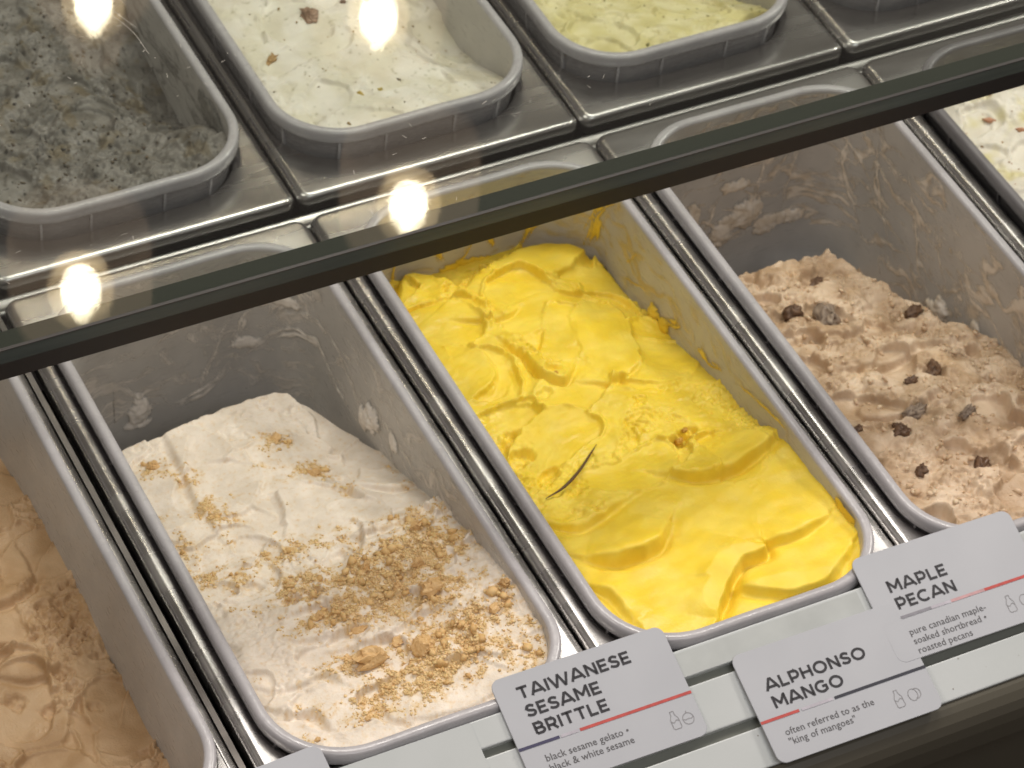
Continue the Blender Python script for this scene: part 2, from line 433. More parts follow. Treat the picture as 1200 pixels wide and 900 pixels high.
def build_pan(label, x, y, seed, om, im, z=0):
    t = thing('gelato_pan', label, 'pan', (x, y, z), 'gelato pans')
    out, inn = build_pan_proto(om, im, seed)
    v, f = loft(out, n=14, m=18, wob=0.16, seed=seed)
    obj('pan_rim', v, f, om, t)
    v, f = loft(inn, True, n=14, m=18, wob=0.12, seed=seed)
    obj('pan_wall', v, f, im, t)
    ribs = []
    ring = subdiv_ring(rrect(4.6, 4.6, 160.4, 355.4, RC-4, 14), 14, 10)
    for px in (60, 105): ribs += [(px, 4.8, 0, 1), (px, 355.2, 0, 1)]
    for py in (75, 130, 185, 240, 295): ribs += [(4.8, py, 1, 0), (160.2, py, 1, 0)]
    cc = RC-.3
    for (cx, cy, ang) in ((45, 45, 200), (45, 45, 250), (120, 45, 290), (120, 45, 340), (120, 315, 20), (120, 315, 70), (45, 315, 110), (45, 315, 160)):
        a = math.radians(ang); ribs.append((cx+40.6*math.cos(a), cy+40.6*math.sin(a), math.cos(a), math.sin(a)))
    parts = []
    for rx, ry, nx, ny in ribs:
        if abs(nx)+abs(ny) == 1 and (nx, ny) in ((0, 1), (1, 0)):
            nx, ny = (0, -1 if ry < 100 else 1) if ny else (-1 if rx < 80 else 1, 0)
        L = math.hypot(nx, ny); nx, ny = nx/L, ny/L; tx, ty = -ny*.7, nx*.7
        o = 2.4
        pts = []
        for (s, dd, z) in ((-1, -1.5, -28), (1, -1.5, -28), (1, .6, -28), (-1, .6, -28), (-1, -.6, -8.8), (1, -.6, -8.8), (1, o, -8.8), (-1, o, -8.8)):
            pts.append((rx+tx*s+nx*dd, ry+ty*s+ny*dd, z))
        parts.append((pts, [(0, 3, 2, 1), (0, 1, 5, 4), (1, 2, 6, 5), (2, 3, 7, 6), (3, 0, 4, 7)]))
    v, f = merge(parts)
    obj('rim_rib', v, f, om, t, smooth=False, kind='stuff')
    return t

fr = [(-P-3.5, 0, 'grey pan of coffee coloured gelato at the lower left', M['pan']), (0, 0, 'grey pan of cream gelato topped with golden crumbs', M['pan']),
      (P, 0, 'grey pan of bright yellow gelato', M['pan']), (2*P, 0, 'grey pan of brown gelato with nut pieces', M['pan']), (3*P+3, 0, 'dark rimmed pan of pale gelato at the right edge', M['pan_dark'])]
for i, (x, y, lab, om) in enumerate(fr): build_pan(lab, x, y, i+1, om, M['pan_in'] if i < 4 else M['pan_dark'])
YBP = YB+21.5
ZB = 6.5             # the back pans stand a little proud of their trays
bk = [(0, 'grey pan of dark grey speckled gelato behind the glass'), (P, 'grey pan of white gelato with brown bits behind the glass'), (2*P, 'grey pan of pale green gelato behind the glass'), (3*P, 'grey pan of which only the front wall shows at the top right')]
for i, (x, lab) in enumerate(bk): build_pan(lab, x, YBP, i+7, M['pan'], M['pan_in'], ZB)

# ------------------------------------------------------------------ gelato surfaces
def clip_to_outline(x, y, z, ins=6.3):
    """pull grid points lying outside the pan's inner outline onto it (taper included)"""
    i = ins+np.clip(-z, 0, 100)*0.033
    r = RC-i*0.9
    x0, y0, x1, y1 = i, i, 165-i, 360-i
    X = np.clip(x, x0, x1); Y = np.clip(y, y0, y1)
    cx = np.clip(X, x0+r, x1-r); cy = np.clip(Y, y0+r, y1-r)
    dx = X-cx; dy = Y-cy; d = np.hypot(dx, dy); corner = (np.abs(dx) > 0) & (np.abs(dy) > 0) & (d > r)
    k = np.where(corner, r/np.maximum(d, 1e-6), 1.0)
    return cx+dx*k, cy+dy*k

def gelato_grid(hf, cf, parent, mat, step, x0=0, x1=165, y0=0, y1=360, name='gelato_mass', soft=1):
    nx = int((x1-x0)/step)+1; ny = int((y1-y0)/step)+1
    gx, gy = np.meshgrid(np.linspace(x0, x1, nx), np.linspace(y0, y1, ny))
    z = hf(gx, gy)
    X, Y = clip_to_outline(gx, gy, z)
    moved = np.hypot(X-gx, Y-gy) > 1e-6
    z = np.where(moved, hf(X, Y), z)
    for _ in range(soft):          # melt the sharpest edges a little
        q = np.pad(z, 1, mode='edge'); q = (q[:-2]+2*q[1:-1]+q[2:])*.25; z = (q[:, :-2]+2*q[:, 1:-1]+q[:, 2:])*.25
    c = cf(X, Y, z)
    idx = np.arange(nx*ny).reshape(ny, nx)
    a = idx[:-1, :-1]; b = idx[:-1, 1:]; cidx = idx[1:, 1:]; d = idx[1:, :-1]
    keep = ~(moved[:-1, :-1] & moved[:-1, 1:] & moved[1:, 1:] & moved[1:, :-1])
    F = np.stack([a[keep], b[keep], cidx[keep], d[keep]], axis=1)
    V = np.stack([X.ravel(), Y.ravel(), z.ravel()], axis=1)
    used = np.unique(F); remap = -np.ones(len(V), dtype=np.int64); remap[used] = np.arange(len(used))
    return obj(name, V[used], remap[F], mat, parent, col=c.reshape(-1, 3)[used])

def mixc(a, b, t):
    return np.asarray(a)[None, None, :]*(1-t[..., None]) + np.asarray(b)[None, None, :]*t[..., None] if t.ndim == 2 else np.asarray(a)*(1-t[:, None])+np.asarray(b)*t[:, None]

def plates(x, y, sc, seed, tilt=0.16, stepz=1.0, warp=5.0, edge=0.10):
    """torn slabs: each cell a plane of its own height and tilt"""
    wx = x+warp*fbm(x, y, sc*.8, 3, seed+31); wy = y+warp*fbm(x, y, sc*.8, 3, seed+47)
    f1, f2, idn, dx, dy = worley(wx, wy, sc, seed)
    a = idn*40.0
    h = (idn-.5)*stepz + tilt*(np.cos(a)*dx+np.sin(a)*dy)
    k = sstep(0, edge, f2-f1)
    return h*k

def crumbly(x, y, sc, seed, octv=3):
    """rounded lumps over several sizes"""
    o = 0; a = 1.0; s = sc
    for k in range(octv):
        wx = x+s*.35*fbm(x, y, s, 2, seed+k); wy = y+s*.35*fbm(x, y, s, 2, seed+k+20)
        f1, f2, idn, _, _ = worley(wx, wy, s, seed+k*3)
        o = o + a*(np.sqrt(np.clip(1-f1*f1*1.3, 0, 1))-.5)*(.5+idn*.8); a *= .5; s *= .5
    return o

def pores(x, y, seed, sc=2.2, thr=.28):
    f1, f2, idn, _, _ = worley(x, y, sc, seed)
    return -np.clip(thr*1.2*idn-f1, 0, 1)*sc

def torn(x, y, m0, seed, amp, sc=7.0, sink=1.0, ms=24.0, crisp=.10, ax=.75):
    # recessed, ragged patches with crisp borders where the scoop tore the gelato
    f = fbm(x*ax, y, ms, 4, seed+1, .6)+m0
    m = sstep(.0, crisp, f)
    wx = x+2.0*fbm(x, y, 5, 2, seed+2); wy = y+2.0*fbm(x, y, 5, 2, seed+3)
    t = crumbly(wx, wy, sc, seed+4, 3)*1.1+.7*(ridged(wx*.7, wy*1.3, sc*.8, 3, seed+7)-.55)+pores(wx, wy, seed+9, sc*.42, .36)*.8
    cr = np.abs(gnoise(wx/10.0, wy/6.5, seed+12)); cr2 = np.abs(gnoise(wx/4.6+9, wy/3.6, seed+13))
    t = t-1.5*sstep(.09, .0, cr)-.7*sstep(.12, 0, cr2)
    return m*(amp*t-sink)+sstep(-.16, 0, f)*(1-m)*sink*.5

def strokes(x, y, z, base, n, seed, rng, size=(22, 46), wid=(8, 17), off=1.6, lip=1.6, ang0=.2, spread=.7, dish=1.3):
    """smooth shear planes left by the spatula: each wipes out the rough ground under it and ends in a lip"""
    R = np.random.RandomState(seed); z = z.copy()
    for k in range(n):
        cx, cy = R.uniform(rng[0], rng[2]), R.uniform(rng[1], rng[3]); a = ang0+R.normal()*spread
        L = R.uniform(*size)/2; Wd = R.uniform(*wid)/2*1.6; o = R.uniform(-off, off*.45); tu, tv = R.normal()*.055, R.normal()*.10; cv = R.normal()*.012
        rad = max(L, Wd)*1.12+5; near = (x-cx)**2+(y-cy)**2 < rad*rad
        if not near.any(): continue
        X, Y, Z, B = x[near], y[near], z[near], base[near]
        wx = X+2.2*fbm(X, Y, 11, 3, seed+k)+.5*fbm(X, Y, 2.4, 2, seed+k+50); wy = Y+2.2*fbm(X, Y, 11, 3, seed+k+7)+.5*fbm(X, Y, 2.4, 2, seed+k+57)
        u = (wx-cx)*math.cos(a)+(wy-cy)*math.sin(a); v = -(wx-cx)*math.sin(a)+(wy-cy)*math.cos(a); v = v-cv*u*u
        q = (np.abs(u)/L)**3.2+(np.abs(v)/Wd)**2.6
        m = sstep(1.0, .88, q)
        S = B+o+tu*u+tv*v-dish*(1-np.clip(np.abs(v)/Wd, 0, 1)**2)+.22*fbm(u*.22, v, 2.6, 2, seed+k+9)+.35*fbm(X, Y, 14, 2, seed+k+3)
        Z = Z*(1-m)+S*m
        rim = np.exp(-((q-1.06)/.16)**2)*(.45+.9*np.clip(u/L, 0, 1))*(.6+.8*np.clip(fbm(X, Y, 7, 2, seed+k+5)+.4, 0, 1))
        Z = Z+lip*rim*(1-m)
        z[near] = Z
    return z

# ---- mango
mb = base_from([(10, 350, -54), (80, 350, -64), (140, 350, -66), (158, 290, -64), (158, 240, -46), (158, 200, -36), (158, 160, -28), (158, 110, -13), (155, 60, -9), (150, 25, -8),
                (6, 300, -40), (6, 240, -32), (6, 180, -30), (6, 120, -20), (6, 60, -9), (40, 20, -6), (90, 12, -6), (80, 300, -40), (80, 250, -32), (80, 200, -27), (80, 150, -22), (80, 100, -14), (80, 50, -9),
                (120, 320, -46), (120, 270, -36), (125, 220, -30)], 22)
def mango_h(x, y):
    b0 = mb(x, y)+2.2*fbm(x, y, 42, 3, 12)*sstep(20, 110, y)+1.3*fbm(x*.6+y*.3, y*1.2-x*.3, 18, 2, 15)
    front = sstep(125, 80, y)
    z = b0+(1-front)*(1.6*crumbly(x, y, 15, 61, 3)+.6*(ridged(x, y, 12, 2, 33)-.5))
    z = z+torn(x, y, -.04-.5*front, 66, 1.7, 9, 1.1, 26)
    z = strokes(x, y, z, b0, 34, 1201, (8, 118, 157, 340), (32, 76), (15, 32), 1.9, 1.7, .5, .7, 1.0)
    rough = np.exp(-(((x-22)/11)**2+((y-172)/42)**2)) + np.exp(-(((x-114)/24)**2+((y-142)/13)**2)) + .8*np.exp(-(((x-74)/14)**2+((y-224)/20)**2)) + .6*np.exp(-(((x-130)/16)**2+((y-190)/10)**2))
    z = z+np.clip(rough, 0, 1)*(2.3*crumbly(x, y, 13, 63, 3)-.8+torn(x, y, .12, 68, .9, 8, .6, 20))
    # smooth spatula wedge at the back
    z = z + fold(x, y, [(62, 318), (90, 334), (131, 343), (150, 322), (156, 285)][::-1], 9, 30, 5, .2)
    z = z + fold(x, y, [(26, 322), (42, 346), (60, 338), (62, 318)][::-1], 8, 16, 4, .3)
    # folds
    z = z + fold(x, y, [(18, 80), (33, 70), (54, 71), (70, 84)], 8.2, 17, 2.8, .6)
    z = z + fold(x, y, [(57, 10), (66, 22), (86, 40), (103, 43), (107, 50)], 9.0, 17, 2.6, .6)
    z = z + fold(x, y, [(104, 52), (122, 47), (150, 55)], 4.8, 14, 2.4, .5)
    z = z + fold(x, y, [(76, 30), (96, 15), (122, 12), (150, 30)], 6.8, 19, 3.2, .3)
    z = z + fold(x, y, [(10, 60), (17, 46), (19, 28)], 4.2, 10, 2.4, .5)
    z = z + fold(x, y, [(85, 124), (108, 108), (139, 112), (162, 124)], 6.3, 15, 2.4, .6)
    z = z + fold(x, y, [(8, 118), (30, 106), (60, 112)], 3.9, 14, 2.4, .5)
    z = z + fold(x, y, [(60, 262), (66, 244), (66, 226), (74, 214), (86, 224)], 5.1, 10, 1.4, .9)
    z = z + fold(x, y, [(46, 292), (70, 282), (84, 288)], 3.0, 9, 1.6, .6)
    z = z + fold(x, y, [(84, 212), (104, 205), (124, 214)], 3.0, 9, 1.6, .6)
    for (px, py, pr, pd) in ((30, 190, 5, 4), (27, 172, 7, 5), (34, 150, 6, 4), (112, 146, 6, 5), (121, 150, 4, 5), (40, 132, 6, 3), (60, 208, 4, 2.5), (98, 172, 4, 2.2), (73, 225, 4.5, 4), (12, 236, 4, 3)):
        z = z + pit(x, y, px, py, pr, pd, seed=int(px), sx=1.6, ang=.5)
    z = z + .08*fbm(x, y, 2.2, 2, 77)
    return np.minimum(z, -2.2)
def mango_c(x, y, z):
    t = sstep(-.4, .5, fbm(x, y, 20, 4, 5))
    return mixc((.86, .625, .045), (.88, .675, .09), t)
g = thing('gelato', 'bright yellow mango gelato scooped smooth at the front', 'gelato', (P, 0, 0), 'gelato in the pans')
gelato_grid(mango_h, mango_c, g, M['mango'], 0.6)
mango_root = g

# ---- cream with crumbs
sb = base_from([(8, 300, -62), (60, 288, -57), (110, 290, -57), (150, 280, -66), (158, 235, -62), (158, 201, -46), (158, 165, -30), (158, 140, -20), (158, 110, -14), (158, 61, -6), (150, 35, -8),
                (8, 240, -46), (8, 180, -34), (8, 120, -22), (8, 70, -12), (40, 20, -8), (90, 12, -8), (80, 240, -46), (80, 190, -36), (80, 150, -26), (80, 100, -15), (80, 50, -9)], 22)
def crumb_density(x, y):
    def g(cx, cy, sx, sy, a, ang=0.0):
        c, s = math.cos(ang), math.sin(ang); dx = (x-cx)*c+(y-cy)*s; dy = -(x-cx)*s+(y-cy)*c
        return a*np.exp(-((dx/sx)**2+(dy/sy)**2))
    d = (g(132, 126, 26, 16, 1.0) + g(100, 118, 30, 14, .9) + g(60, 128, 16, 12, .6) + g(78, 96, 26, 12, .9) + g(118, 90, 20, 12, .9) + g(95, 40, 42, 11, 1.25, .12) + g(118, 62, 24, 10, .95)
         + g(60, 62, 16, 8, .6) + g(150, 74, 7, 9, .6) + g(35, 262, 9, 9, .55) + g(103, 255, 10, 8, .6) + g(113, 222, 8, 9, .8) + g(48, 205, 9, 20, .5) + g(48, 245, 7, 7, .5) + g(20, 175, 9, 26, .35) + g(92, 235, 10, 7, .35)
         + g(70, 158, 34, 8, .5) + g(35, 150, 9, 8, .4) + g(140, 152, 16, 9, .5) + g(140, 28, 10, 8, .5))
    return d*(.45+1.1*np.clip(fbm(x, y, 13, 3, 44)+.35, 0, 1.2))*(.35+1.1*sstep(-.25, .25, fbm(x, y, 6, 3, 46)))+.22*sstep(.1, .5, fbm(x, y, 16, 4, 47))*sstep(275, 200, y)
def sesame_h(x, y):
    b0 = sb(x, y)+1.4*fbm(x, y, 40, 3, 112)
    mid = sstep(200, 150, y)*sstep(35, 70, y)
    z = b0+(.5+.9*mid)*(1.5*crumbly(x, y, 15, 131, 3))+torn(x, y, -.05+.15*mid, 166, 1.4, 6.0, .9, 20)
    z = strokes(x, y, z, b0, 22, 1301, (8, 170, 157, 285), (34, 80), (18, 34), .9, .7, 1.2, .5, .5)
    z = strokes(x, y, z, b0, 20, 1302, (8, 50, 157, 180), (18, 44), (7, 16), 1.6, 1.5, .2, .6, 1.2)
    z = strokes(x, y, z, b0, 7, 1303, (10, 10, 155, 60), (34, 70), (14, 24), .8, 1.0, .1, .3, 1.0)
    z = z + fold(x, y, [(52, 290), (49, 262), (44, 225), (42, 185)], 2.6, 9, 2, .6)
    z = z + fold(x, y, [(10, 52), (20, 44), (31, 41), (35, 26)], 3.4, 11, 2, .7)
    z = z + fold(x, y, [(8, 72), (26, 60), (44, 60), (52, 50)], 2.2, 9, 2, .7)
    z = z + fold(x, y, [(40, 92), (62, 84), (84, 92)], 3.2, 11, 2.2, .6)
    z = z + fold(x, y, [(56, 76), (84, 72), (104, 80), (120, 78)], 3.4, 9, 2.2, .7)
    z = z + fold(x, y, [(45, 108), (60, 110), (78, 108)], 2.8, 9, 2, .7)
    z = z + fold(x, y, [(96, 160), (118, 152), (150, 158)], 2.6, 9, 2, .7)
    z = z + fold(x, y, [(126, 196), (142, 186), (158, 188)], 3.4, 9, 2, .7)
    z = z + fold(x, y, [(128, 130), (148, 120), (160, 122)], 2.4, 8, 2, .6)
    z = z + fold(x, y, [(60, 20), (100, 13), (140, 20)], 1.6, 6, 2, .5)
    for (px, py, pr, pd) in ((40, 140, 6, 3), (64, 118, 6, 4), (90, 142, 5, 2.5), (52, 118, 5, 3), (110, 108, 5, 3)):
        z = z + pit(x, y, px, py, pr, pd, seed=int(px)+3, sx=1.5, ang=.3)
    cd_ = np.clip(crumb_density(x, y), 0, 1.2)
    z = z + cd_*(.9*crumbly(x, y, 5, 151, 2)+.4) + pores(x, y, 181, 2.6, .26)*.25
    edge = 284 + 3*fbm(x, y*0, 16, 3, 7) + .1*x - 0.0028*(np.clip(x-120, 0, 60))**2*18
    z = np.where(y > edge, z-sstep(0, 9, y-edge)*50, z)
    return np.minimum(z, -2.4)
def sesame_c(x, y, z):
    d = crumb_density(x, y); n = fbm(x, y, 3.2, 3, 202)
    t = sstep(.0, .7, d+.55*n+.35*fbm(x, y, 1.6, 2, 203))*.9
    t0 = sstep(.0, .6, d+.3*fbm(x, y, 9, 2, 204))*.55
    base = mixc((.73, .645, .54), (.80, .715, .61), sstep(-.3, .3, fbm(x, y, 15, 3, 8)))
    base = base*(1-t0[..., None]) + np.array((.76, .63, .42))*t0[..., None]
    return base*(1-t[..., None]) + np.array((.68, .47, .225))*t[..., None]
g = thing('gelato', 'cream coloured gelato covered in golden brittle crumbs', 'gelato', (0, 0, 0), 'gelato in the pans')
gelato_grid(sesame_h, sesame_c, g, M['cream'], 0.68, y1=310)
sesame_root = g

# ---- maple pecan
pb = base_from([(8, 290, -60), (60, 290, -72), (110, 282, -74), (140, 262, -80), (70, 240, -60), (110, 235, -66), (135, 220, -74), (150, 190, -68), (158, 160, -60), (158, 120, -46), (8, 240, -50), (8, 190, -42), (8, 140, -34),
                (8, 90, -22), (20, 50, -12), (60, 20, -10), (110, 12, -9), (70, 190, -50), (100, 160, -44), (60, 140, -38), (60, 90, -24), (110, 90, -28), (150, 60, -20), (100, 40, -14)], 22)
def pecan_h(x, y):
    b0 = pb(x, y)+2.6*fbm(x, y, 36, 3, 212)
    z = b0+7.0*crumbly(x, y, 19, 231, 4)+torn(x, y, .04, 266, 2.6, 9, 1.4, 22)
    z = strokes(x, y, z, b0, 24, 1401, (6, 15, 158, 285), (16, 40), (8, 18), 2.2, 2.4, .4, .9, 2.0)
    z = z + fold(x, y, [(20, 205), (50, 212), (80, 200), (110, 214)], 3, 12, 2, .7)
    z = z + fold(x, y, [(40, 175), (80, 170), (120, 182), (145, 172)], 4, 12, 2.4, .8)
    z = z + fold(x, y, [(30, 130), (60, 122), (95, 134)], 4, 12, 2.4, .8)
    z = z + fold(x, y, [(80, 60), (100, 66), (120, 58), (150, 66)], 5, 12, 2.4, .8)
    for (px, py, pr, pd) in ((98, 152, 7, 6), (62, 108, 8, 5), (92, 96, 5, 4), (70, 64, 7, 6), (26, 238, 5, 4), (44, 232, 6, 5), (90, 268, 8, 5), (60, 262, 5, 3), (118, 130, 6, 4), (36, 90, 5, 3.5), (136, 168, 7, 5), (16, 150, 4, 3), (80, 118, 5, 4), (110, 76, 6, 4)):
        z = z + pit(x, y, px, py, pr, pd, seed=int(px)+1, sx=1.5, ang=.4)
    z = z + pores(x, y, 252, 2.6, .30)*.4
    edge = np.minimum(288+7*fbm(x, y*0+3, 18, 3, 17), 288-(np.clip(x-112, 0, 99))*2.6+6*fbm(x, y, 9, 2, 18))
    z = np.where(y > edge, z-sstep(0, 10, y-edge)*48, z)
    return np.minimum(z, -2.4)
def pecan_c(x, y, z):
    t = sstep(-.35, .45, fbm(x, y, 24, 4, 35)+.12*fbm(x, y, 5, 2, 38)); t2 = sstep(.1, .6, fbm(x, y, 17, 3, 36))
    c = mixc((.45, .31, .19), (.68, .53, .38), t)
    return c*(1-.55*t2[..., None])+np.array((.60, .42, .25))*.55*t2[..., None]
g = thing('gelato', 'brown maple gelato, rough and full of pecan pieces', 'gelato', (2*P, 0, 0), 'gelato in the pans')
gelato_grid(pecan_h, pecan_c, g, M['tan'], 0.66, y1=310, soft=2)
pecan_root = g

# ---- coffee
cb_ = base_from([(150, 350, -90), (150, 265, -74), (158, 213, -68), (150, 176, -76), (158, 134, -80), (150, 104, -76), (100, 200, -72), (100, 120, -74), (60, 200, -70), (150, 60, -72), (100, 300, -80)], 28)
def coffee_h(x, y):
    b0 = cb_(x, y)+9+2.2*fbm(x, y, 38, 3, 312)
    z = b0+3.4*crumbly(x, y, 16, 331, 4)+torn(x, y, .10, 366, 2.8, 8, 1.8, 24)
    z = strokes(x, y, z, b0, 24, 1501, (80, 90, 160, 350), (24, 64), (12, 26), 2.2, 1.8, 1.2, .5, 1.0)
    z = z + fold(x, y, [(108, 232), (110, 216), (122, 212), (136, 220), (138, 244)], 4.2, 14, 2.2, .7)
    z = z + fold(x, y, [(90, 170), (120, 160), (145, 170)], 2.6, 10, 2.2, .7)
    for (px, py, pr, pd) in ((128, 156, 5, 6), (142, 172, 5, 4), (104, 182, 9, 7), (116, 138, 7, 6), (150, 150, 4, 3), (137, 130, 5, 4), (100, 150, 8, 6), (122, 268, 7, 4)):
        z = z + pit(x, y, px, py, pr*.8, pd*.6, seed=int(px)+2, sx=1.3, ang=-.4)
    return z + .12*crumbly(x, y, 3, 341, 1)
def coffee_c(x, y, z):
    return mixc((.455, .285, .145), (.57, .385, .22), sstep(-.3, .3, fbm(x, y, 26, 3, 45)))
g = thing('gelato', 'coffee coloured gelato half filling the lower left pan', 'gelato', (-P-3.5, 0, 0), 'gelato in the pans')
gelato_grid(coffee_h, coffee_c, g, M['tan'], 0.66, x0=70, soft=1)

# ---- pale gelato at the right edge
def pale_h(x, y):
    b0 = -12-20*sstep(200, 320, y)-6*sstep(20, 60, x)+3*fbm(x, y, 40, 3, 412)
    z = b0+3.0*crumbly(x, y, 16, 431, 3)+torn(x, y, .0, 466, 1.5, 8, 1.2, 22)
    z = strokes(x, y, z, b0, 26, 1601, (6, 200, 110, 355), (20, 44), (9, 18), 2, 1.6, .4, .8, 1.2)
    z = z + 12*np.exp(-(((x-70)/22)**2+((y-325)/22)**2))
    return np.minimum(z, -3)
def pale_c(x, y, z):
    return mixc((.74, .70, .60), (.66, .60, .33), sstep(-.05, .25, fbm(x, y, 30, 3, 55)))
g = thing('gelato', 'pale cream and yellow gelato at the right edge', 'gelato', (3*P+3, 0, 0), 'gelato in the pans')
gelato_grid(pale_h, pale_c, g, M['cream'], 1.0, y0=220)
pale_root = g

# ---- back row
def dark_h(x, y):
    b0 = base_from([(80, 10, -10), (20, 60, -12), (120, 20, -11), (150, 20, -14), (140, 60, -30), (158, 100, -66), (158, 150, -52), (158, 200, -34), (80, 100, -18), (60, 200, -20), (110, 150, -28), (110, 60, -18)], 26)(x, y)+2.4*fbm(x, y, 30, 3, 512)
    z = b0+4.2*crumbly(x, y, 16, 531, 4)+torn(x, y, .12, 566, 2.4, 8, 1.8, 20)
    z = strokes(x, y, z, b0, 30, 1701, (6, 10, 150, 220), (20, 50), (9, 20), 2.0, 1.4, .9, .8, 1.2)
    z = z + 16*np.exp(-(((x-145)/16)**2+((y-50)/24)**2))+torn(x, y, -.05, 569, 1.0, 6, .7, 16)
    return np.minimum(z, -4)
def dark_c(x, y, z):
    t = sstep(-.3, .3, fbm(x, y, 16, 4, 65)); s = sstep(.30, .48, fbm(x+4*fbm(x, y, 9, 2, 68), y*.6, 2.6, 3, 66)+.25*fbm(x, y, 22, 2, 69)); o = sstep(.12, .42, fbm(x, y, 18, 3, 67))
    c = mixc((.13, .12, .102), (.225, .21, .187), t)
    c = c*(1-.6*o[..., None])+np.array((.15, .115, .06))*.6*o[..., None]
    return c*(1-.8*s[..., None])+np.array((.03, .028, .025))*.8*s[..., None]
g = thing('gelato', 'dark grey gelato with black specks behind the glass', 'gelato', (0, YBP, ZB), 'gelato in the pans')
gelato_grid(dark_h, dark_c, g, M['black'], 0.8, y1=230, soft=1)
dark_root = g
def white_h(x, y):
    b0 = base_from([(80, 10, -9), (20, 60, -10), (130, 25, -16), (150, 50, -28), (158, 80, -58), (158, 110, -50), (158, 150, -40), (158, 200, -38), (80, 100, -18), (60, 200, -18), (110, 150, -24), (100, 60, -16)], 26)(x, y)+1.5*fbm(x, y, 34, 3, 612)
    z = b0+1.8*crumbly(x, y, 16, 631, 3)+torn(x, y, -.08, 666, 1.2, 8, .8, 24)
    z = strokes(x, y, z, b0, 26, 1801, (6, 10, 150, 220), (26, 60), (12, 26), 1.2, 1.2, .7, .7, .8)
    return np.minimum(z, -4)
def white_c(x, y, z):
    s = sstep(.40, .52, fbm(x, y, 4.5, 2, 76)); 
    c = mixc((.70, .655, .52), (.78, .74, .645), sstep(-.3, .3, fbm(x, y, 26, 3, 75)))
    return c*(1-.5*s[..., None])+np.array((.30, .27, .14))*.5*s[..., None]
g = thing('gelato', 'smooth white gelato with a few brown bits behind the glass', 'gelato', (P, YBP, ZB), 'gelato in the pans')
gelato_grid(white_h, white_c, g, M['cream'], 0.9, y1=230)
white_root = g
def green_h(x, y):
    b0 = base_from([(80, 10, -10), (20, 60, -12), (120, 20, -14), (140, 40, -24), (158, 90, -74), (158, 140, -60), (80, 100, -22), (60, 200, -22), (110, 100, -30), (110, 50, -16), (140, 70, -42)], 26)(x, y)+2*fbm(x, y, 34, 3, 712)
    z = b0+2.4*crumbly(x, y, 18, 731, 3)+torn(x, y, -.02, 766, 1.4, 8, 1.2, 22)
    z = strokes(x, y, z, b0, 24, 1901, (6, 10, 150, 180), (24, 54), (12, 24), 1.8, 1.6, .9, .7, 1.2)
    return np.minimum(z, -4)
def green_c(x, y, z):
    s = sstep(.34, .5, fbm(x, y, 8, 3, 86))
    c = mixc((.64, .575, .27), (.74, .68, .40), sstep(-.3, .3, fbm(x, y, 22, 3, 85)))
    return c*(1-.5*s[..., None])+np.array((.42, .35, .13))*.5*s[..., None]
g = thing('gelato', 'pale green pistachio coloured gelato behind the glass', 'gelato', (2*P, YBP, ZB), 'gelato in the pans')
gelato_grid(green_h, green_c, g, M['cream'], 0.9, y1=200)
green_root = g

# ------------------------------------------------------------------ smears left on the pan walls
def wall_point(s, z):
    i = 6.5+np.clip(-z, 0, 100)*.031; r = RC-i*.9
    x0, x1, y1 = i, 165-i, 360-i
    sx = 295; arc = 58.0; sb_ = sx+arc; sl = sb_+75
    a = np.clip((s-sx)/arc, 0, 1)*np.pi/2
    X = np.where(s < sx, x1, np.where(s < sb_, x1-r+r*np.cos(a), np.where(s < sl, 120-(s-sb_), 0)))
    Y = np.where(s < sx, s+20, np.where(s < sb_, y1-r+r*np.sin(a), y1))
    NX = np.where(s < sx, -1., np.where(s < sb_, -np.cos(a), 0)); NY = np.where(s < sx, 0., np.where(s < sb_, -np.sin(a), -1.))
    # left back corner
    a2 = np.clip((s-sl)/arc, 0, 1)*np.pi/2; m = s >= sl
    X = np.where(m, x0+r-r*np.sin(a2), X); Y = np.where(m, y1-r+r*np.cos(a2), Y)
    NX = np.where(m, np.sin(a2), NX); NY = np.where(m, -np.cos(a2), NY)
    return X, Y, NX, NY
